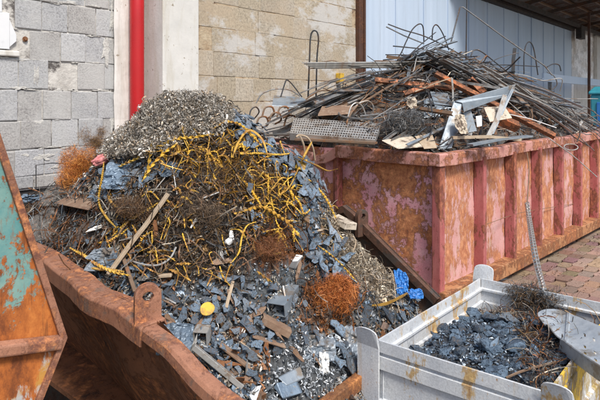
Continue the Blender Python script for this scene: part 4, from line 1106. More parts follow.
# ---------------- single things lying on the heap
def one(mb, name, m, label, cat, w=.002, smooth=False):
    o = mb.build(name, M[m], smooth=smooth)
    if w: bevel(o, w)
    return tag(o, label, cat)
def bar(p, q, w, h, m, name, label, cat, up=EZ, bw=.003, wobble=0.0, jag=False):
    mb = MB(); n = 10
    pa = [p + (q - p) * i / n + EZ * wobble * nz(p + (q - p) * i / n, 3) for i in range(n + 1)]
    mb.sweep(pa, [(-w / 2, -h / 2), (w / 2, -h / 2), (w / 2, h / 2), (-w / 2, h / 2)], up=up)
    return one(mb, name, m, label, cat, bw)
bar(hitA(168, 209, .10), hitA(108, 286, .06), .027, .018, 'wood', 'wooden_stick', 'long weathered wooden stick leaning across the heap onto the left rim', 'stick', wobble=.02)
bar(hitA(172, 172, .05), hitA(177, 204, .05), .007, .004, 'rod_pale', 'thin_rod', 'thin pale upright rod above the top of the wooden stick', 'rod')
bar(hitA(152, 204, .06), hitA(165, 188, .06), .012, .004, 'rod_pale', 'thin_rod', 'short pale bar just left of the upper end of the wooden stick', 'rod')
bar(hitA(203, 207, .05), hitA(219, 201, .05), .018, .008, 'rod_pale', 'flat_bar', 'short shiny flat bar in the middle of the heap', 'bar')
mb = MB(); c = hitA(207, 325, .075); n_ = normA(c[0], c[1]); n_ = n_ + np.array([-.3, -.5, .2]); Mx = rot_to(n_, 0.3)
outl = [c + Mx @ np.array([.037 * math.cos(a) * (1 + .03 * math.sin(3 * a)), .031 * math.sin(a), 0]) for a in np.linspace(0, 2 * PI, 28, endpoint=False)]
mb.prism(outl, Mx[:, 2] * .008); one(mb, 'yellow_disc', 'discyel', 'small round yellow disc on the lower front of the heap', 'disc')
# square tube, open end towards us
def sqtube(c, ax, w, h, L_, th, m, name, label):
    ax = ax / np.linalg.norm(ax); sd = np.cross(ax, EZ); sd /= np.linalg.norm(sd); up = np.cross(sd, ax)
    mb = MB()
    for (a, b, ww, hh_) in ((-w / 2, -h / 2, w, th), (-w / 2, h / 2 - th, w, th), (-w / 2, -h / 2 + th, th, h - 2 * th), (w / 2 - th, -h / 2 + th, th, h - 2 * th)):
        mb.box(c + sd * a + up * b, sd * ww, up * hh_, ax * L_)
    return one(mb, name, m, label, 'tube', .001)
sqtube(hitA(200, 347, .035), Y_ * .85 + EZ * .1 + X_ * .1, .066, .066, .07, .005, 'rod_pale', 'square_tube', 'short open ended square steel tube near the left rim')
sqtube(hitA(276, 318, .04), Y_ * .9 + X_ * .35 + EZ * .2, .10, .07, .2, .005, 'bluegrey', 'square_tube', 'wide grey box section tube below the rust patch, left of the orange wool')
mb = MB(); a, b = hitA(263, 325, .05), hitA(291, 337, .035); mb.sweep([a, b], [(-.03, 0), (-.03, .004), (.026, .004), (.026, -.035), (.03, -.035), (.03, 0)]); one(mb, 'angle_bar', 'oldwood', 'brown rusty angle bar below the grey box section tube', 'bar')
bar(hitA(193, 360, .06), hitA(242, 398, .05), .03, .025, 'rod_pale', 'pale_tube', 'pale grey straight tube lying along the left rim at the front of the heap', 'tube')
bar(hitA(220, 353, .04), hitA(250, 372, .03), .05, .012, 'oldwood', 'board', 'broken brown board on the front slope of the heap', 'board', wobble=.02)
bar(hitA(252, 340, .03), hitA(285, 352, .03), .045, .010, 'oldwood', 'board', 'weathered dark board below the angle bar', 'board', wobble=.02)
bar(hitA(226, 316, .04), hitA(233, 290, .045), .018, .006, 'wood', 'flat_bar', 'beige splinter of flat bar above the yellow disc', 'bar')
bar(hitA(240, 350, .04), hitA(262, 367, .04), .008, .006, 'wood', 'thin_rod', 'thin pale rod below the boards on the front slope', 'rod')
bar(hitA(283, 295, .05), hitA(288, 322, .05), .010, .006, 'rod_pale', 'flat_bar', 'thin pale bar left of the orange wool', 'bar')
bar(hitA(122, 262, .04), hitA(135, 300, .04), .02, .012, 'rod_brown', 'flat_bar', 'brown flat bar behind the left rim near the foot of the wooden stick', 'bar')
bar(hitA(159, 282, .03), hitA(172, 281, .03), .03, .015, 'wood', 'wood_block', 'short stub of pale wood behind the lifting lug', 'wood')
bar(hitA(165, 305, .035), hitA(176, 311, .035), .01, .006, 'rod_pale', 'thin_rod', 'short thin rod beside the lifting lug', 'rod')
mb = MB(); mb.tube(smooth_path([hitA(130, 268, .04), hitA(142, 276, .06), (hitA(158, 275, .05)), hitA(170, 268, .05), hitA(176, 255, .04)], 6), .005, 6); one(mb, 'bent_rod', 'rod_pale', 'pale bent rod curving behind the lower end of the wooden stick', 'rod', 0)
def lump(c, sx, sy, sz, Mx, m, name, label, cat, k=1.0, seed=0, lev=3, fs=2.2):
    import bmesh
    bm = bmesh.new(); bmesh.ops.create_icosphere(bm, subdivisions=lev, radius=1)
    for v in bm.verts:
        d = 1 + k * .35 * mnoise.fractal(v.co * fs + Vector((seed * 3.1, seed, 0)), 1.0, 2.0, 3)
        q = Mx @ (np.array(v.co) * d * np.array([sx, sy, sz])); v.co = q
    me = bpy.data.meshes.new(name); bm.to_mesh(me); bm.free(); me.materials.append(M[m])
    o = bpy.data.objects.new(name, me); COL.objects.link(o); o.location = c
    return tag(o, label, cat)
def cube_lump(c, s, Mx, m, name, label, cat):
    mb = MB(); j = lambda: R.normal(0, .2, 3)
    v = [c + Mx @ (np.array([x, y, z]) * s / 2 * (1 + j())) for z in (-1, 1) for x, y in ((-1, -1), (1, -1), (1, 1), (-1, 1))]
    mb.add(v, [(0, 3, 2, 1), (4, 5, 6, 7), (0, 1, 5, 4), (1, 2, 6, 5), (2, 3, 7, 6), (3, 0, 4, 7)]); return one(mb, name, m, label, cat, .004)
cube_lump(hitA(296, 271, .05), np.array([.05, .035, .065]), rot_to(np.array([-.3, -.5, .8]), .6), 'foam', 'foam_block', 'small white foam block left above the orange wool clump', 'foam')
cube_lump(hitA(343, 231, .05), np.array([.14, .09, .045]), rot_to(np.array([.1, -.2, 1]), 1.9), 'cream', 'pale_box', 'flat whitish box on the right flank of the heap beside the dark plate', 'box')
cube_lump(hitA(301, 174, .05), np.array([.075, .065, .04]), rot_to(np.array([-.5, -.6, .6]), .9), 'discyel', 'yellow_box', 'small bright yellow box at the lower end of the blue grey ridge', 'box')
cube_lump(hitA(229, 248, .035), np.array([.045, .03, .025]), rot_to(np.array([-.3, -.5, .8]), .3), 'foam', 'foam_scrap', 'crumpled white scrap in the dark middle of the heap', 'scrap')
cube_lump(hitA(231, 241, .035), np.array([.045, .022, .02]), rot_to(np.array([-.3, -.5, .8]), 1.3), 'foam', 'foam_scrap', 'thin white scrap just above the crumpled one', 'scrap')
lump(hitA(101, 171, .07), .06, .03, .035, rot_to(np.array([-.3, -.5, .8]), .3), 'pink', 'pink_scrap', 'crumpled pink scrap right of the orange wool ball', 'scrap', .8, 3)
crumple(hitA(170, 175, .03), .06, .04, 'flake', 'dented_plate', 'dented grey plate at the left end of the yellow tangle', 'plate', 35, .3, lean=.9)
crumple(hitA(122, 183, .04), .11, .07, 'flake', 'dented_plate', 'large dented blue grey plate right of the orange wool ball', 'plate', 36, .3, lean=.9)
crumple(at(401, 282, u=3.06), .042, .06, 'bluebag', 'blue_plastic', 'crumpled bright blue plastic sheet at the right foot of the heap', 'plastic', 1, .5, 30, lean=.9)
crumple(at(416, 294, u=3.08), .045, .025, 'bluebag', 'blue_plastic', 'smaller scrap of bright blue plastic just right of the large one', 'plastic', 2, lean=.7)
crumple(hitA(324, 371, .04), .026, .045, 'foam', 'white_cloth', 'crumpled white cloth standing at the front edge of the heap', 'cloth', 3, .5, lean=.4)
crumple(hitA(318, 352, .02), .09, .05, 'bluegrey', 'dented_plate', 'dented pale grey sheet below the orange wool', 'plate', 4, .25, lean=.9)
crumple(hitA(345, 345, .02), .07, .06, 'bluegrey', 'dented_plate', 'dented blue grey sheet between the orange wool and the crate post', 'plate', 5, .25, lean=.9)
crumple(hitA(176, 349, .045), .075, .05, 'flake', 'dented_plate', 'dented blue sheet left of the square tube', 'plate', 6, .2, lean=.9)
crumple(hitA(108, 265, .03), .11, .05, 'bluegrey', 'dented_plate', 'bent grey sheet behind the left rim, left of the stick foot', 'plate', 7, .25, lean=.9)
crumple(hitA(50, 228, .03), .12, .09, 'film', 'clear_film', 'torn sheet of clear plastic film on the left of the heap', 'plastic film', 8, .3, lean=.8)
crumple(hitA(60, 200, .03), .12, .06, 'film', 'clear_film', 'smaller clear plastic film below the orange wool ball', 'plastic film', 9, .3, lean=.8)
crumple(hitA(92, 237, .03), .08, .05, 'skip_dark', 'dented_plate', 'dark bent sheet left of the upright yellow strip', 'plate', 10, .25, lean=.9)
bar(hitA(62, 207, .05), hitA(96, 214, .05), .11, .006, 'oldwood', 'board', 'dark brown board below the orange wool ball', 'board', up=np.array([-.3, -.6, .7]))
crumple(hitA(40, 204, .04), .14, .03, 'flake', 'dented_plate', 'crushed blue grey strip of sheet beside the turquoise skip', 'plate', 11, .3, lean=.5)
# bits of board and brown scrap along the front
for k, (x, y, w, h, a) in enumerate([(292, 384, .10, .05, .3), (246, 385, .12, .03, .7), (232, 360, .06, .03, .4), (288, 396, .11, .06, .1)]):
    n_ = normA(*hitA(x, y)[:2]); Mx = rot_to(n_, a)
    cube_lump(hitA(x, y, .03), np.array([w, h, .015]), Mx, ['bluegrey', 'oldwood', 'lip', 'flake'][k], 'sheet_offcut', ['grey sheet offcut by the front lip', 'brown board offcut by the pale tube', 'rusty brown sheet offcut below the square tube', 'blue grey sheet offcut at the very front of the heap'][k], 'offcut')
def recol(i, m):
    me = FM[i].copy(); me.materials.clear(); me.materials.append(M[m]); return me
for m, nm, cnt in (('oldwood', 'brown', 12), ('lip', 'rusty orange', 10), ('rod_pale', 'pale', 10), ('rod_brown', 'dull brown', 12)):
    ms = [recol(i, m) for i in (1, 5, 10, 19)]
    for k in range(cnt):
        while True:
            px, py = R.uniform(90, 345), R.uniform(225, 398)
            p = hitA(px, py)
            if p[0] > rimU(p[1]) + .1 and p[1] > 1.6: break
        put(ms[R.integers(4)], 'sheet_offcut', p + EZ * .03, rot_to(normA(p[0], p[1]), R.uniform(0, 6.28), R.normal(0, .5)) * np.array([1.5, .6, 1.2]), R.uniform(.025, .05), nm + ' bent strip of sheet lying on the lower part of the heap', 'sheet offcut', nm + ' bent sheet strips on the lower heap')
# thin bent wire standing before the block wall
mb = MB(); mb.tube([at(36, 205, v=4.35), at(36, 165, v=4.35), at(52, 163, v=4.4), at(74, 164, v=4.5)], .004, 6); one(mb, 'bent_wire', 'rod_dark', 'thin dark bent wire standing before the grey block wall', 'wire', 0)

# ================================================================== LOAD OF THE RED CONTAINER
def hL(s, t):
    s = np.asarray(s, float); t = np.asarray(t, float)
    e = np.clip(np.minimum(np.minimum(s, CL - s) / .5, np.minimum(t, CW - t) / .35), 0, 1)
    b = np.exp(-((s - 2.3) / np.where(s < 2.3, 2.0, 2.5)) ** 2) * np.exp(-((t - 1.35) / 1.05) ** 2)
    return 1.40 + .22 * e + 1.0 * b * e ** .5
gs, gt = np.linspace(.09, CL - .08, 110), np.linspace(.09, CW - .08, 60)
Pz = np.array([[K(a, b, float(hL(a, b)) + .06 * nz((a, b, 0), 3, 4)) for b in gt] for a in gs])
PALK = [(.05, .045, .04), (.09, .06, .045), (.16, .08, .04), (.04, .04, .045), (.12, .12, .12), (.07, .06, .05)]
Cc = np.array([rpal(PALK, .4) for _ in range(Pz.shape[0] * Pz.shape[1])])
mb = MB(); mb.grid(Pz, Cc); tag(mb.build('scrap_load', M['mound']), 'dark core of fine scrap beneath the rods in the red container', 'scrap heap', kind='stuff')
S1, S2 = Scatter(), Scatter()
PALX = [(.10, .09, .08), (.18, .17, .16), (.16, .085, .045), (.32, .13, .05), (.05, .05, .055), (.28, .27, .25), (.2, .14, .1), (.12, .15, .18), (.42, .36, .28)]
for k in range(6500):
    a, b = R.uniform(.1, CL - .1), R.uniform(.1, CW - .1)
    p = K(a, b, float(hL(a, b)) + .06 * nz((a, b, 0), 3, 4) + .02); n_ = np.array([R.normal(0, .4), R.normal(0, .4), 1])
    if R.random() < .55:
        T = CHIPS[R.integers(40)]; S1.add(T[0] * R.uniform(.015, .06) * np.array([1.3, .6, .5]), T[1], rot_to(n_, R.uniform(0, 6), R.normal(0, .5)), p, rpal(PALX))
    else:
        W_ = WIRES[R.integers(24)]; S2.add(W_[0] * R.uniform(.8, 2.6), W_[1], rot_to(n_, R.uniform(0, 6), R.normal(0, .4)), p + EZ * R.uniform(0, .08), rpal(PALX))
S1.build('scrap_chips', M['chips'], 'small rusty scrap pieces filling the gaps between the container rods')
S2.build('wire_scraps', M['chips'], 'short curved wires caught between the container rods')

def rod(path, r, m, label, group=None, name='steel_rod', n=6, sm=6, cat='rod'):
    mb = MB(); mb.tube(smooth_path(path, sm) if sm else path, r, n)
    o = mb.build(name, M[m]); me = o.data
    return tag(o, label, cat, group)
def flat(path, w, h, m, label, group=None, name='flat_bar', up=EZ, cat='bar', prof=None):
    mb = MB(); mb.sweep(path, prof or [(-w / 2, 0), (w / 2, 0), (w / 2, h), (-w / 2, h)], up=up)
    return tag(mb.build(name, M[m]), label, cat, group)
def clampst(s, t): return min(max(s, -.15), CL + .25), min(max(t, .04), CW + .1)
def lay(kind, k, N_):
    """a long piece lying on the pile, mostly along the container, sagging over it"""
    s0 = R.uniform(.3, 5.6) if R.random() < .55 else R.normal(2.9, 1.0); t0 = R.uniform(.25, CW - .2)
    a = R.normal(0, .42) + (.0 if R.random() < .6 else R.choice([-1, 1]) * R.uniform(.5, 1.4)); l = R.uniform(1.0, 3.4) if R.random() < .8 else R.uniform(.5, 1.2)
    p = []; lift = R.uniform(.02, .30) * (1.0 if R.random() < .8 else 1.7)
    for q in (-.5, -.25, 0, .25, .5):
        s, t = clampst(s0 + math.cos(a) * l * q, t0 + math.sin(a) * l * q + .10 * l * R.normal() * .25)
        p.append([s, t, 0])
    z = np.array([float(hL(min(max(x[0], .1), CL - .1), min(max(x[1], .1), CW - .1))) for x in p])
    # a stiff bar rests on its high points: straight line through the ends, raised until it clears
    ln = np.linspace(z[0], z[-1], 5); ln = ln + max(0, (z - ln).max()) * .75
    zz = ln + lift * .5 + (z - ln) * (.25 if kind == 'rod' else .1)
    return [K(p[i][0], p[i][1], max(zz[i], 1.66 if (p[i][1] < .12 or p[i][0] < .1) else 1.5)) for i in range(5)]
for k in range(190):
    m = R.choice(['rod_grey', 'rod_pale', 'rod_dark', 'rod_brown'], p=[.34, .12, .34, .20])
    nm = {'rod_grey': 'grey', 'rod_pale': 'pale shiny', 'rod_dark': 'nearly black', 'rod_brown': 'rusty brown'}[m]
    rod(lay('rod', k, 150), R.uniform(.006, .012), m, f'{nm} steel rod lying in the tangle on top of the red container', f'{nm} rods on the container', sm=5)
for k in range(100):
    m = R.choice(['rod_grey', 'rod_pale', 'rod_dark', 'rod_brown', 'bluegrey'], p=[.28, .24, .2, .1, .18])
    nm = {'rod_grey': 'grey', 'rod_pale': 'pale', 'rod_dark': 'black', 'rod_brown': 'rusty', 'bluegrey': 'blue grey'}[m]
    w = R.uniform(.03, .055); tl = R.normal(0, .5)
    pf = [(-w / 2, 0), (w / 2, 0), (w / 2, .006), (-w / 2, .006)] if R.random() < .6 else [(-w / 2, 0), (w / 2, 0), (w / 2, .005), (-w / 2 + .005, .005), (-w / 2 + .005, w), (-w / 2, w)]
    flat(lay('flat', k, 60), w, .006, m, f'{nm} flat steel bar lying among the rods on top of the red container', f'{nm} flat bars on the container', prof=pf, up=np.array([math.sin(tl), -.3, math.cos(tl)]))
# bent rods standing out of the pile
DK = ['rod_dark', 'rod_grey']
def arcrod(px, Y, m, label, r=.009, name='bent_rod'):
    return rod([at(x, y, Y=Y + i * .03) for i, (x, y) in enumerate(px)], r, m, label, None, name, sm=7)
arcrod([(383, 60), (398, 57), (406, 42), (412, 30), (419, 24), (423, 27), (424, 42)], 7.6, 'rod_dark', 'black rod bent into a tall hoop at the left of the pile top')
arcrod([(432, 40), (433, 28), (437, 25), (443, 34), (449, 50)], 7.5, 'rod_dark', 'black rod bent into a narrow hoop right of the tall hoop')
arcrod([(524, 74), (524, 56), (526, 45), (530, 42), (534, 50), (538, 75)], 7.9, 'rod_dark', 'black hooped rod standing before the blue door, right of the flat upright')
arcrod([(471, 56), (474, 50), (482, 52), (500, 66), (520, 82)], 7.3, 'rod_dark', 'black rod with a curled end sloping down the right of the pile')
arcrod([(547, 67), (553, 64), (559, 65), (561, 71)], 8.6, 'rod_dark', 'short curled black rod end at the right before the blue door')
arcrod([(547, 72), (554, 76), (557, 84), (552, 90)], 8.5, 'rod_grey', 'grey rod bent into a hook at the right end of the pile')
arcrod([(388, 24), (404, 30), (424, 36), (445, 46), (470, 60)], 7.6, 'rod_dark', 'thin black rod sloping from upper left over the pile top')
arcrod([(393, 46), (404, 47), (424, 49)], 7.5, 'rod_dark', 'short level black rod through the tall hoop')
arcrod([(256, 103), (262, 94), (275, 89), (290, 90), (300, 96)], 6.9, 'rod_grey', 'grey rod arched low at the left end of the container')
arcrod([(281, 96), (285, 83), (287, 80), (292, 84), (302, 97)], 6.95, 'rod_dark', 'dark rod bent to a peak at the left end of the container')
arcrod([(348, 117), (351, 107), (356, 103), (362, 106), (366, 116)], 6.2, 'rod_pale', 'pale wire hoop behind the perforated sheet')
arcrod([(350, 115), (358, 104), (368, 101), (373, 106), (373, 112)], 6.25, 'rod_pale', 'second pale wire hoop leaning right behind the perforated sheet')
arcrod([(249, 118), (251, 110), (256, 107), (259, 112), (254, 119)], 6.6, 'rod_dark', 'small dark wire loop at the far left end of the container')
for k, (x, y) in enumerate([(268, 112), (275, 118), (283, 112), (262, 122), (290, 121)]):
    arcrod([(x - 6, y + 5), (x - 3, y - 4), (x + 4, y - 5), (x + 6, y + 2), (x, y + 6)], 6.55 + .04 * k, 'rod_brown', ['brown coil of strap at the left end, topmost of five', 'brown coil of strap left of the perforated sheet', 'brown coil of strap touching the perforated sheet corner', 'brown coil of strap nearest the blue grey ridge', 'brown coil of strap lowest beside the perforated sheet'][k], .012, 'strap_coil')
arcrod([(300, 136), (304, 146), (305, 158), (303, 163)], 5.6, 'wood', 'pale tan strap hanging over the dented rim of the container', .010)
arcrod([(296, 137), (300, 135), (308, 138), (313, 148), (315, 160)], 5.6, 'wood', 'tan strap curling over the left corner of the container', .010)
rod([at(451, 42, Y=7.6), at(460, 7, Y=7.6), at(463, 7, Y=7.6), at(505, 38, Y=7.7), at(545, 66, Y=7.8), at(552, 75, Y=7.8)], .011, 'rod_grey', 'long grey rod kinked at its top, the highest on the pile', None, 'bent_rod', sm=0)
rod([at(466, 60, Y=7.9), at(466.5, 25, Y=7.9), at(467, -22, Y=7.9)], .010, 'rod_dark', 'straight black rod standing upright before the blue door', None, sm=3)
rod([at(308, 98, Y=7.6), at(309.5, 60, Y=7.6), at(310.5, 38, Y=7.6), at(313, 31, Y=7.6), at(317, 32, Y=7.6), at(318.5, 40, Y=7.6), at(317, 58, Y=7.6), at(316, 97, Y=7.6)], .012, 'rod_dark', 'tall narrow hairpin rod standing before the beige wall', None, 'bent_rod', sm=5)
flat([at(513, 76, Y=8.2), at(513.5, 60, Y=8.2), at(515, 48, Y=8.2)], .05, .012, 'rod_dark', 'black flat bar standing upright before the blue door', up=Y_)
flat([at(386, 27, Y=7.7), at(404, 36, Y=7.7), at(424, 44, Y=7.7)], .045, .01, 'rod_grey', 'grey flat bar sloping over the left of the pile top', up=EZ + X_ * .3)
for k in range(6):
    y = 62.5 + k * 1.1; flat([at(302 + 2 * k, y + .8, Y=7.2 + .05 * k), at(400, y, Y=7.25 + .05 * k), at(447 - 3 * k, y - 1.5, Y=7.3 + .05 * k)], .03, .014, ['rod_pale', 'rod_grey'][k % 2], ['pale', 'grey'][k % 2] + ' long thin bar of the level bundle across the left of the pile', ['pale', 'grey'][k % 2] + ' bars of the level bundle')
for k in range(16):
    x0, y0 = 398 + R.uniform(-6, 16), 60 + R.uniform(-4, 4); x1, y1 = x0 + R.uniform(30, 52), 38 + R.uniform(-6, 16)
    flat([at(x0, y0, Y=7.3 + R.uniform(-.2, .2)), at((x0 + x1) / 2, (y0 + y1) / 2 - 1, Y=7.4), at(x1, y1, Y=7.5)], R.uniform(.02, .05), .008, R.choice(['rod_dark', 'rod_grey', 'bluegrey']), 'bar rising to the right at the crown of the pile', 'bars at the crown of the pile', up=EZ + X_ * R.normal(0, .5))
for k in range(34):
    x0, y0 = R.uniform(425, 505), 0
    y0 = 44 + (x0 - 425) * .34 + R.uniform(0, 22); l = R.uniform(40, 95); sl = R.uniform(.36, .75); x1, y1 = x0 + l, y0 + l * sl
    if x1 > 592: x1 = 592; y1 = y0 + (x1 - x0) * sl
    y1 = min(y1, 132); Y0 = 6.7 + R.uniform(-.2, .5)
    m = R.choice(['rod_dark', 'rod_grey', 'rod_pale', 'bluegrey'], p=[.3, .35, .2, .15])
    path = [at(x0, y0, Y=Y0), at((x0 + x1) / 2, (y0 + y1) / 2 - R.uniform(0, 4), Y=Y0 + .5), at(x1, y1, Y=Y0 + 1.3)]
    nm = {'rod_grey': 'grey', 'rod_pale': 'pale', 'rod_dark': 'black', 'bluegrey': 'blue grey'}[m]
    if R.random() < .5: rod(path, R.uniform(.008, .014), m, f'{nm} rod sloping down to the right over the right flank of the pile', f'{nm} rods on the right flank')
    else: flat(path, R.uniform(.03, .06), .008, m, f'{nm} flat bar sloping down to the right over the right flank', f'{nm} flat bars on the right flank', up=EZ + X_ * R.normal(0, .5))
for k in range(34):
    x1, y1 = R.uniform(335, 400), R.uniform(70, 96); l = R.uniform(35, 80); sl = R.uniform(.28, .5)
    path = [at(x1 - l, y1 + l * sl, Y=6.5 + R.uniform(-.1, .3)), at(x1 - l / 2, y1 + l * sl / 2 - 2, Y=6.75), at(x1, y1, Y=7.0)]
    m = R.choice(['rod_dark', 'rod_grey', 'rod_pale'], p=[.5, .35, .15]); nm = {'rod_grey': 'grey', 'rod_pale': 'pale', 'rod_dark': 'black'}[m]
    flat(path, R.uniform(.02, .055), .008, m, f'{nm} bar fanning down to the left end of the pile', f'{nm} bars fanning to the left end', up=EZ + X_ * R.normal(0, .5))
for k in range(110):
    s0, t0 = R.normal(2.9, 1.4), R.uniform(.3, CW - .2); s0 = min(max(s0, .4), 5.6)
    b0 = K(s0, t0, float(hL(s0, t0))); d = np.array([R.normal(0, 1), R.normal(0, 1), R.uniform(.0, .55)]); d /= np.linalg.norm(d)
    l = R.uniform(.4, 1.3); sd = np.cross(d, EZ); sd /= np.linalg.norm(sd); cv = R.normal(0, .45)
    path = [b0 + d * l * q + sd * cv * l * q * q - EZ * l * q * q * R.uniform(.1, .5) + EZ * .08 for q in (0, .25, .5, .75, 1)]
    if R.random() < .4: path.append(path[-1] + sd * .12 * R.choice([-1, 1]) + EZ * R.normal(0, .08))
    if max(p[2] for p in path) > 2.72 or max(p[2] for p in path) > b0[2] + .42: continue
    if any(not (-.1 < ES.dot(p - C0) < CL and .0 < ET.dot(p - C0) < CW) for p in path): continue
    m = R.choice(['rod_dark', 'rod_grey', 'rod_pale', 'rod_brown']); nm = {'rod_grey': 'grey', 'rod_pale': 'pale', 'rod_dark': 'black', 'rod_brown': 'rusty brown'}[m]
    rod(path, R.uniform(.005, .010), m, f'{nm} bent rod springing loose from the tangle on the red container', f'{nm} loose bent rods', 'bent_rod', sm=5)
# thin rod hanging out over the side of the container
rod([at(497, 92, Y=6.9), at(520, 112, Y=6.7), at(545, 135, Y=6.55), at(572, 155, Y=6.6), at(597, 177, Y=6.7)], .006, 'rod_pale', 'thin pale rod hanging out over the long side of the container', None, sm=4)
ring = [at(571, 147, Y=6.75) + X_ * .085 * math.cos(a) + (EZ * .8 + Y_ * .5) * .045 * math.sin(a) for a in np.linspace(0, 2 * PI, 21)]
rod(ring, .006, 'rod_pale', 'thin wire ring hanging on the long rim of the container', None, 'wire_ring', sm=0)
arcrod([(571, 108), (577, 118), (580, 132), (577, 142)], 7.2, 'rod_grey', 'grey rod curving down over the long rim at the right', .008)
rod([at(487, 224, v=2.36), at(520, 213, v=2.36), at(560, 206, v=2.3), at(604, 199, v=2.25)], .0035, 'rod_brown', 'thin wire strung along the long side of the red container', None, 'thin_wire')
for k in range(16):
    s0 = R.uniform(3.6, 5.9); b0 = K(s0 - R.uniform(.6, 1.4), R.uniform(.5, 1.4), 0); ts_ = np.clip([ES.dot(b0 - C0), ET.dot(b0 - C0)], .1, 5.9); b0[2] = float(hL(ts_[0], min(ts_[1], 2.3))) + R.uniform(.1, .35)
    e0 = K(s0, -.03, CT + R.uniform(.02, .10)); e1 = K(s0 + R.uniform(.1, .5), -R.uniform(.1, .28), CT - R.uniform(.0, .3))
    rod([b0, (b0 + e0) / 2 + EZ * R.uniform(0, .12), e0, e1], R.uniform(.005, .010), R.choice(['rod_dark', 'rod_grey']), 'dark rod drooping over the long rim at the right of the container', 'rods drooping over the long rim', sm=5)
# pale barrier rail in front of the far wall
bp, bq = at(543, 77.5, v=4.5), at(640, 73, v=4.5)
bq[2] = bp[2]
rb = empty('barrier_rail', np.array([(bp[0] + bq[0]) / 2, 4.5, 0]), 'pale blue grey level rail before the far wall beyond the container', 'rail')
mb = MB(); mb.sweep([bp, bq], [(-.03, -.10), (.03, -.10), (.03, .12), (-.03, .12)]); bevel(mb.build('rail', M['sheet'], rb), .01)
for q in (.06, .5, .94):
    mb = MB(); mb.box(np.array([bp[0] + (bq[0] - bp[0]) * q, 4.54, 0]), (.08, 0, 0), (0, .08, 0), (0, 0, bp[2] + .1)); mb.build('post', M['rod_grey'], rb)
# orange primed beams
def channel(p, q, w, h, m, label, name='steel_beam', up=EZ):
    mb = MB(); t_ = .012
    mb.sweep([p, p + (q - p) * .5, q], [(-w / 2, 0), (w / 2, 0), (w / 2, -h), (w / 2 - t_, -h), (w / 2 - t_, -t_), (-w / 2 + t_, -t_), (-w / 2 + t_, -h), (-w / 2, -h)], up=up)
    o = mb.build(name, M[m]); bevel(o, .003); return tag(o, label, 'beam')
channel(at(436, 72, Y=6.6), at(556, 135, Y=6.25), .075, .05, 'orange', 'long orange primed steel channel sloping down to the right across the pile', up=EZ * .8 - Y_ * .6)
channel(at(375, 79, Y=6.7), at(455, 88, Y=6.65), .065, .045, 'orange', 'rusty orange beam lying level behind the grey bracket', up=EZ * .5 - Y_ * .8)
channel(at(404, 93, Y=6.4), at(440, 82, Y=6.5), .06, .04, 'orange', 'short orange beam rising to the right, left of the long channel', up=EZ * .5 - Y_ * .8)
channel(at(470, 78, Y=6.8), at(484, 92, Y=6.7), .09, .09, 'orange', 'stubby orange beam behind the long orange channel', up=EZ * .5 - Y_ * .8)
channel(at(494, 113, Y=6.0), at(520, 124, Y=6.1), .09, .10, 'orange', 'short orange beam with an open end right of the grey bracket', up=EZ * .7 - Y_ * .6)
channel(at(252, 137, Y=6.0), at(315, 152, Y=5.8), .12, .08, 'cont_rim', 'loose red channel lying at the left corner behind the ridge', up=EZ)
# grey bracket: a long plate arm and a short plate leg meeting at an angle, with brace
br = empty('plate_bracket', at(450, 150, Y=5.9), 'large blue grey angular plate bracket leaning on the front rim of the pile', 'bracket')
def plate(pp, th, nm):
    mb = MB(); mb.prism([at(x, y, Y=Y) for x, y, Y in pp], Y_ * th); o = mb.build(nm, M['bluegrey'], br); bevel(o, .003)
plate([(438, 150, 5.75), (452, 148, 5.75), (461, 112, 5.9), (462, 102, 5.95), (454, 101, 5.95)], .02, 'leg_plate')
plate([(455, 101, 5.93), (462, 103, 5.93), (464, 112, 5.93), (512, 94, 6.1), (516, 84, 6.12)], .02, 'arm_plate')
plate([(463, 113, 6.0), (471, 110, 6.0), (477, 131, 5.95), (468, 133, 5.95)], .015, 'inner_plate')
plate([(513, 86, 6.05), (515, 88, 6.05), (494, 134, 5.9), (488, 134, 5.9)], .02, 'brace')
flat([at(505, 95, Y=5.95), at(498, 118, Y=5.9), at(488, 137, Y=5.85)], .05, .01, 'rod_pale', 'pale flat bar leaning beside the brace of the grey bracket', up=Y_)
flat([at(452, 139, Y=5.7), at(490, 138, Y=5.8), at(520, 141, Y=5.9)], .05, .03, 'wood', 'tan bar lying on the front rim right of the grey bracket')
flat([at(470, 146, Y=5.6), at(500, 140, Y=5.8), at(530, 137, Y=6.0)], .09, .02, 'bluegrey', 'wide blue grey strip lying on the front rim right of the grey bracket')
flat([at(497, 112, Y=6.1), at(530, 119, Y=6.3), at(556, 128, Y=6.5)], .012, .008, 'board', 'thin white bar crossing the long orange channel')
flat([at(415, 92, Y=6.3), at(434, 84, Y=6.35), at(452, 78, Y=6.4)], .02, .01, 'wood', 'thin tan bar crossing the orange beams')
flat([at(452, 78, Y=6.3), at(453, 92, Y=6.3), at(453, 102, Y=6.3)], .02, .01, 'rod_pale', 'thin pale upright bar before the long orange channel', up=Y_)
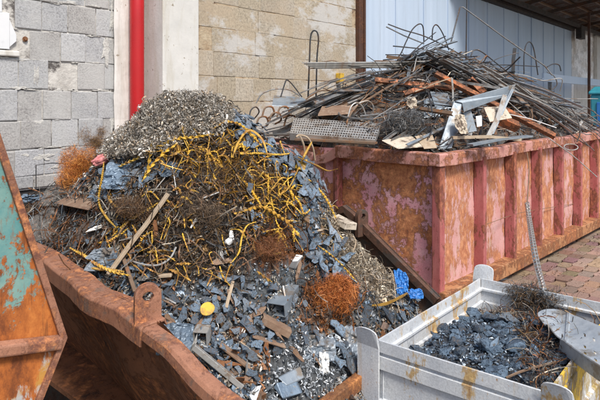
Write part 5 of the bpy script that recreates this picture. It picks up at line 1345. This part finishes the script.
# perforated sheet with turned down front edge
ps = empty('perforated_sheet', at(340, 135, Y=5.8), 'long perforated metal tray lying across the end rim of the red container', 'sheet')
a0, a1, b1, b0 = at(294, 118, Y=6.25), at(381, 124, Y=5.95), at(375, 140, Y=5.55), at(290, 133, Y=5.85)
ax, ay = a1 - a0, b0 - a0; ax2 = b1 - b0
mb = MB(); nu, nv = 34, 7
def bil(s, t): return (a0 + ax * s) * (1 - t) + (b0 + ax2 * s) * t
for i in range(nu):
    for j in range(nv):
        s0, s1, t0, t1 = i / nu, (i + 1) / nu, j / nv, (j + 1) / nv
        sm_, tm = (s0 + s1) / 2 , (t0 + t1) / 2; rs, rt = .30 / nu, .26 / nv
        o4 = [bil(s0, t0), bil(s1, t0), bil(s1, t1), bil(s0, t1)]; i4 = [bil(sm_ - rs, tm - rt), bil(sm_ + rs, tm - rt), bil(sm_ + rs, tm + rt), bil(sm_ - rs, tm + rt)]
        mb.add(o4 + i4, [(0, 1, 5, 4), (1, 2, 6, 5), (2, 3, 7, 6), (3, 0, 4, 7)])
o = mb.build('perforated_face', M['perf'], ps); md = o.modifiers.new('t', 'SOLIDIFY'); md.thickness = .004
mb = MB(); mb.add([b0, b1, b1 - EZ * .055 + Y_ * .02, b0 - EZ * .075 + Y_ * .02, ], [(0, 1, 2, 3)]); o = mb.build('front_lip', M['perf'], ps); md = o.modifiers.new('t', 'SOLIDIFY'); md.thickness = .005
mb = MB(); mb.add([a1, b1, b1 - EZ * .055 + Y_ * .02, a1 - EZ * .05], [(0, 1, 2, 3)]); o = mb.build('side_lip', M['perf'], ps); md = o.modifiers.new('t', 'SOLIDIFY'); md.thickness = .005
flat([at(296, 140, Y=5.8), at(340, 142, Y=5.65), at(376, 144, Y=5.5)], .12, .02, 'rod_brown', 'weathered plank like strip under the perforated tray', name='strip')
# plates and boards showing in the pile
def sheetq(pp, th, m, name, label, cat='sheet'):
    mb = MB(); mb.prism([at(x, y, Y=Y) for x, y, Y in pp], Y_ * th * .6 + EZ * th); o = mb.build(name, M[m]); bevel(o, .002); return tag(o, label, cat)
sheetq([(274, 96, 7.0), (302, 98, 6.9), (318, 108, 6.7), (272, 106, 6.7)], .01, 'bluegrey', 'steel_sheet', 'blue grey sheet lying left behind the perforated tray')
sheetq([(322, 108, 6.5), (352, 106, 6.5), (352, 114, 6.2), (318, 116, 6.2)], .02, 'oldwood', 'board', 'brown board behind the perforated tray', 'board')
sheetq([(382, 141, 5.6), (412, 137, 5.8), (425, 147, 5.55), (398, 149, 5.5)], .01, 'cream', 'pale_sheet', 'tan stained sheet on the end rim left of the grey bracket')
sheetq([(415, 137, 5.75), (432, 134, 5.85), (437, 148, 5.5), (424, 149, 5.5)], .01, 'wood', 'pale_sheet', 'tan sheet between the pale sheet and the grey bracket')
sheetq([(430, 92, 6.5), (448, 94, 6.5), (452, 108, 6.2), (436, 110, 6.2)], .01, 'bluegrey', 'steel_sheet', 'small blue grey sheet left of the grey bracket top')
sheetq([(484, 108, 6.0), (505, 107, 6.1), (512, 118, 5.95), (490, 122, 5.9)], .01, 'cream', 'pale_sheet', 'pinkish tan sheet right of the grey bracket')
sheetq([(476, 118, 5.98), (482, 117, 5.98), (482, 126, 5.95), (477, 127, 5.95)], .02, 'foam', 'white_scrap', 'small square white scrap beside the grey bracket', 'scrap')
sheetq([(424, 100, 6.4), (436, 100, 6.4), (440, 116, 6.2), (424, 118, 6.2)], .02, 'bluegrey', 'steel_sheet', 'little grey sheet under the orange beams')
crumple(at(412, 103, Y=6.2), .055, .07, 'cream', 'white_film', 'crumpled whitish sheet left of the orange beams', 'film', 21, .3, 30, .7)
crumple(at(461, 124, Y=5.72), .06, .10, 'cream', 'cream_scrap', 'crumpled cream coloured scrap caught in the grey bracket', 'scrap', 22, .3, 30, .6)
mb = MB(); mb.cbox(at(340, 78, v=V - .05), .10, .10, .16); one(mb, 'junction_box', 'discyel', 'small yellow box fixed on the beige wall above the left of the rods', 'box', .01)
# grey wire ball
S_ = Scatter(); c = at(404, 124, Y=5.95)
for k in range(1700):
    q = R.normal(0, 1, 3); q /= np.linalg.norm(q); p = c + (X_ * q[0] * .22 + EZ * q[2] * .15 + Y_ * q[1] * .18) * R.uniform(.2, 1) ** .5
    W_ = WIRES[R.integers(24)]; S_.add(W_[0] * R.uniform(.35, .9), W_[1], rot_to(R.normal(0, 1, 3), R.uniform(0, 6)), p, rpal([(.16, .17, .18), (.09, .095, .1), (.24, .24, .24), (.16, .12, .09)], .4))
S_.build('wire_ball', M['chips'], 'tangled grey ball of thin wire on the container between tray and bracket', 'wire', kind=None)
# something turquoise beyond the right end
tc = at(619, 100, Y=13.0); tc[2] = 0
cab = empty('site_cabinet', tc, 'tall turquoise site cabinet at the right edge beyond the container', 'cabinet')
mb = MB(); mb.box(tc + np.array([-.5, -.5, .05]), (1.0, 0, 0), (0, 1.0, 0), (0, 0, 2.2)); bevel(mb.build('body', M['turqthing'], cab), .03)
mb = MB(); mb.prism([tc + np.array(q) for q in ((-.54, -.54, 2.25), (.54, -.54, 2.25), (.54, -.54, 2.32), (0, -.54, 2.45), (-.54, -.54, 2.32))], (0, 1.08, 0)); bevel(mb.build('roof', M['turqthing'], cab), .03)
mb = MB(); mb.box(tc + np.array([-.525, -.36, .12]), (.024, 0, 0), (0, .72, 0), (0, 0, 1.95)); cdo = mb.build('door', M['bluebag'], cab); bevel(cdo, .01)
mb = MB(); mb.box(tc + np.array([-.56, .24, 1.1]), (.034, 0, 0), (0, .03, 0), (0, 0, .16)); mb.build('handle', M['rod_dark'], cdo)
# ================================================================== LOAD OF THE CRATE
def hC(a, b):
    a = np.asarray(a, float); b = np.asarray(b, float)
    e = np.clip(np.minimum(np.minimum(a / .18, (GL - a) / .30), np.minimum(b / .12, (GWd - b) / .05)), 0, 1)
    return .655 + .165 * e + .035 * np.clip((b - .3) / .3, 0, 1) - .05 * np.clip((a - .75) / .3, 0, 1)
ga, gb = np.linspace(.03, GL - .03, 70), np.linspace(.03, GWd - .03, 50)
Pz = np.array([[Gp(a, b, float(hC(a, b)) + .03 * nz((a, b, 2), 5, 4)) for b in gb] for a in ga])
Cc = np.array([rpal([(.03, .035, .045), (.05, .06, .075), (.04, .035, .03)], .4) for _ in range(3500)])
mb = MB(); mb.grid(Pz, Cc); tag(mb.build('crate_load', M['mound']), 'dark fine metal dust and crumbs filling the grey crate', 'scrap heap', kind='stuff')
S1, S2 = Scatter(), Scatter()
PALC = [(.09, .13, .19), (.14, .2, .27), (.035, .045, .06), (.2, .27, .35), (.06, .08, .105), (.34, .4, .46)]
for k in range(5200):
    a, b = R.uniform(.04, GL - .04), R.uniform(.04, GWd - .04)
    p = Gp(a, b, float(hC(a, b)) + .03 * nz((a, b, 2), 5, 4) + .006); px, py = pix(p)
    rusty_ = (a > .92) or (py > 322 and px > 520) or (b > .62 and a < .5 and R.random() < .3)
    if rusty_ and R.random() < .6:
        W_ = CURLS[R.integers(24)] if R.random() < .6 else WIRES[R.integers(24)]
        S2.add(W_[0] * R.uniform(.4, 1.0), W_[1], rot_to(R.normal(0, 1, 3), R.uniform(0, 6)), p + EZ * R.uniform(0, .03), rpal(PALS + PALR if px < 520 and a > .9 else PALR + PALD, .4))
    else:
        T = CHIPS[R.integers(40)]; S1.add(T[0] * R.choice([.006, .01, .016], p=[.5, .35, .15]) * np.array([1, .8, 1.6]), T[1], rot_to(np.array([R.normal(0, .4), R.normal(0, .4), 1]), R.uniform(0, 6), R.normal(0, .6)), p, rpal(PALC, .35))
S1.build('scrap_chips', M['chips'], 'fine blue grey crumbs of metal between the lumps in the crate')
S2.build('turnings', M['chips'], 'rusty brown turnings along the back and right of the crate')
def lump_mesh(k):
    import bmesh
    bm = bmesh.new(); bmesh.ops.create_icosphere(bm, subdivisions=2, radius=1)
    sc_ = R.uniform(.6, 1.2, 3) * np.array([1, 1, .6])
    for v in bm.verts:
        d = 1 + .55 * mnoise.fractal(v.co * 1.6 + Vector((k * 2.3, k, 0)), .9, 2.0, 3)
        v.co = Vector(np.array(v.co) * d * sc_)
    me = bpy.data.meshes.new('metal_lump'); bm.to_mesh(me); bm.free(); me.materials.append(M['lump' if k % 3 else 'lump2']); return me
LM = [lump_mesh(k) for k in range(20)]
pl_ = []
k = 0; tr = 0
while k < 190 and tr < 9000:
    tr += 1
    a, b = R.uniform(.05, GL - .2), R.uniform(.05, GWd - .06); s = R.choice([.016, .024, .034, .05], p=[.3, .34, .24, .12])
    if a > .95 and R.random() < .8: continue
    if any((a - q[0]) ** 2 + (b - q[1]) ** 2 < (.62 * (s + q[2])) ** 2 for q in pl_): continue
    pl_.append((a, b, s)); k += 1
    p = Gp(a, b, float(hC(a, b)) + .03 * nz((a, b, 2), 5, 4) + s * .3)
    put(LM[R.integers(20)], 'metal_lump', p, rot_to(np.array([R.normal(0, .35), R.normal(0, .35), 1]), R.uniform(0, 6)), s, 'dark shiny blue grey metal lump lying in the grey crate', 'metal lump', 'metal lumps in the crate')
for k, (px, py, s) in enumerate([(556, 330, .07), (478, 340, .05), (510, 318, .055), (494, 352, .06)]):
    b_ = at(px, py, z=.84)
    put(FM[[0, 4, 2, 8][k]], 'metal_flake', b_, rot_to(np.array([-.4, -.4, 1]), k * 1.3), s, ['large blue grey flake by the perforated scoop in the crate', 'blue grey flake at the left of the crate load', 'pale blue grey flake at the back of the crate load', 'blue grey flake near the front wall inside the crate'][k], 'metal flake', 'single flakes in the crate')
# scoop shaped perforated plate lying over the right wall
sp_ = empty('perforated_scoop', at(570, 345, z=.95), 'pointed galvanised plate with slots lying over the right wall of the crate', 'plate')
q = {k: at(x, y, z=z) for k, (x, y, z) in dict(tip=(537, 314, .90), l1=(545, 309, .92), l2=(561, 310, .93), l3=(630, 338, 1.0), r3=(640, 398, .99), r2=(600, 373, .955), r1=(556, 341, .91)).items()}
mid = (q['l2'] + q['r1']) / 2 - EZ * .02; mid3 = (q['l3'] + q['r3']) / 2 - EZ * .03
rows = []
def lerp(a, b, s): return a + (b - a) * s
nn = 30
for i in range(nn + 1):
    s = i / nn
    lft = lerp(q['tip'], q['l2'], s / .22) + (q['l1'] - (q['tip'] + q['l2']) / 2) * 4 * (s / .22) * (1 - s / .22) * .9 if s < .22 else lerp(q['l2'], q['l3'], (s - .22) / .78)
    rgt = lerp(q['tip'], q['r1'], s / .22) if s < .22 else (lerp(q['r1'], q['r2'], (s - .22) / .42) if s < .64 else lerp(q['r2'], q['r3'], (s - .64) / .36))
    rows.append([lerp(lft, rgt, j / 12) - EZ * .028 * math.sin(PI * j / 12) * min(1, s * 4) + EZ * (.03 * max(0, j - 9.5) / 2.5 if s > .1 else 0) for j in range(13)])
rows = np.array(rows); step = .006
mb = MB(); fs = []
for i in range(nn):
    for j in range(12):
        slot = i > 12 and i % 3 == 0 and j in (3, 6, 8)
        c4 = [rows[i][j], rows[i][j + 1], rows[i + 1][j + 1], rows[i + 1][j]]
        if slot:
            m_ = sum(c4) / 4; i4 = [m_ + (x - m_) * (.72) for x in c4]; mb.add(c4 + i4, [(0, 1, 5, 4), (1, 2, 6, 5), (2, 3, 7, 6), (3, 0, 4, 7)])
        else: mb.add(c4, [(0, 1, 2, 3)])
o = mb.build('slotted_plate', M['galv'], sp_); md = o.modifiers.new('w', 'WELD'); md.merge_threshold = .0005; md = o.modifiers.new('t', 'SOLIDIFY'); md.thickness = .005
mb = MB(); a_, b_ = rows[9], rows[-1]
mb.grid([[rows[i][j] + EZ * .006 for j in range(13)] for i in (9, 10)]); o = mb.build('fold', M['galv'], sp_); md = o.modifiers.new('t', 'SOLIDIFY'); md.thickness = .008
mb = MB(); mb.grid([[rows[i][12], rows[i][12] - EZ * .07 + Y_ * .015] for i in range(8, nn + 1)]); o = mb.build('side_flange', M['galv'], sp_); md = o.modifiers.new('t', 'SOLIDIFY'); md.thickness = .005
# thin rod lying in the crate
rod([at(506, 378, z=.86), at(520, 372, z=.88), at(540, 366, z=.88), at(556, 362, z=.87)], .006, 'rod_brown', 'thin brown rod lying in the crate near its right post', None, 'thin_rod')
# tangle of wire on the back wall of the crate
S_ = Scatter()
for k in range(1300):
    a_ = R.uniform(-1, 1); c = lerp(at(514, 288, z=.90), at(562, 300, z=.86), R.random()); c = c + np.array([R.normal(0, .035), R.normal(0, .04), -abs(R.normal(0, .09)) + .02])
    W_ = WIRES[R.integers(24)]; S_.add(W_[0] * R.uniform(.25, .7), W_[1], rot_to(R.normal(0, 1, 3), R.uniform(0, 6)), c, rpal([(.12, .075, .045), (.06, .05, .045), (.2, .13, .07), (.14, .16, .18)], .4))
S_.build('wire_tangle', M['chips'], 'brown wire tangle hanging over the back wall of the crate beneath the chain', 'wire', kind=None)
# chain from the container side down to the crate, two strands
top_ = at(511, 200, v=2.30); 
def chain(pts, label, wl=.030):
    P = np.array(smooth_path(pts, 12)); L = np.concatenate([[0], np.cumsum(np.linalg.norm(np.diff(P, axis=0), axis=1))]); n = int(L[-1] / (wl * .72))
    root = MB()
    for i in range(n):
        s = (i + .5) * L[-1] / n; c = np.array([np.interp(s, L, P[:, k]) for k in range(3)]); d = np.array([np.interp(min(s + .01, L[-1]), L, P[:, k]) - np.interp(max(s - .01, 0), L, P[:, k]) for k in range(3)]); d /= np.linalg.norm(d)
        sd = np.cross(d, Y_); sd /= np.linalg.norm(sd); sd = sd if i % 2 else np.cross(d, sd)
        ring = [c + d * (wl * .32 * (1 if math.cos(a) > 0 else -1) + wl * .3 * math.cos(a)) + sd * wl * .34 * math.sin(a) for a in np.linspace(0, 2 * PI, 13)]
        root.tube(ring, wl * .11, 5, cap=False)
    return tag(root.build('chain', M['chain']), label, 'chain')
e_ = (at(545, 286, z=.91))
mid_ = at(535, 240, Y=4.6)
chain([at(527, 203, Y=5.9), at(529, 218, Y=5.5), at(533, 244, Y=4.6), at(538, 270, Y=4.0), at(543, 290, z=.91)], 'bright steel chain hanging from the red container down to the crate', .06)
rod([at(527, 205, Y=5.95), at(529, 170, Y=6.2), at(527, 152, Y=6.3)], .006, 'rod_brown', 'thin wire holding the chain on the long side of the red container', None, 'thin_wire')
# fallen leaves and crumbs on the paving by the container
S_ = Scatter()
for k in range(500):
    p = K(R.uniform(1.2, 6), -R.gamma(1.5, .28) - .1, .03); T = CHIPS[R.integers(40)]
    S_.add(T[0] * R.uniform(.008, .025) * np.array([1, .7, .3]), T[1], rot_to(np.array([0, 0, 1.]), R.uniform(0, 6), R.normal(0, .2)), p, rpal([(.12, .07, .04), (.2, .1, .05), (.06, .05, .04)], .4))
S_.build('rust_crumbs', M['chips'], 'rust flakes and dirt scattered on the paving along the container')
S_ = Scatter()
for k in range(1500):
    p = np.array([R.uniform(.6, 1.9), R.uniform(1.2, 4.2), .01]); T = CHIPS[R.integers(40)]
    S_.add(T[0] * R.uniform(.008, .05), T[1], rot_to(np.array([0, 0, 1.]), R.uniform(0, 6), R.normal(0, .5)), p, rpal([(.12, .1, .08), (.05, .045, .04), (.2, .18, .15), (.08, .05, .04)], .4))
S_.build('rubble', M['chips'], 'loose rubble on the dark ground between the two skips')
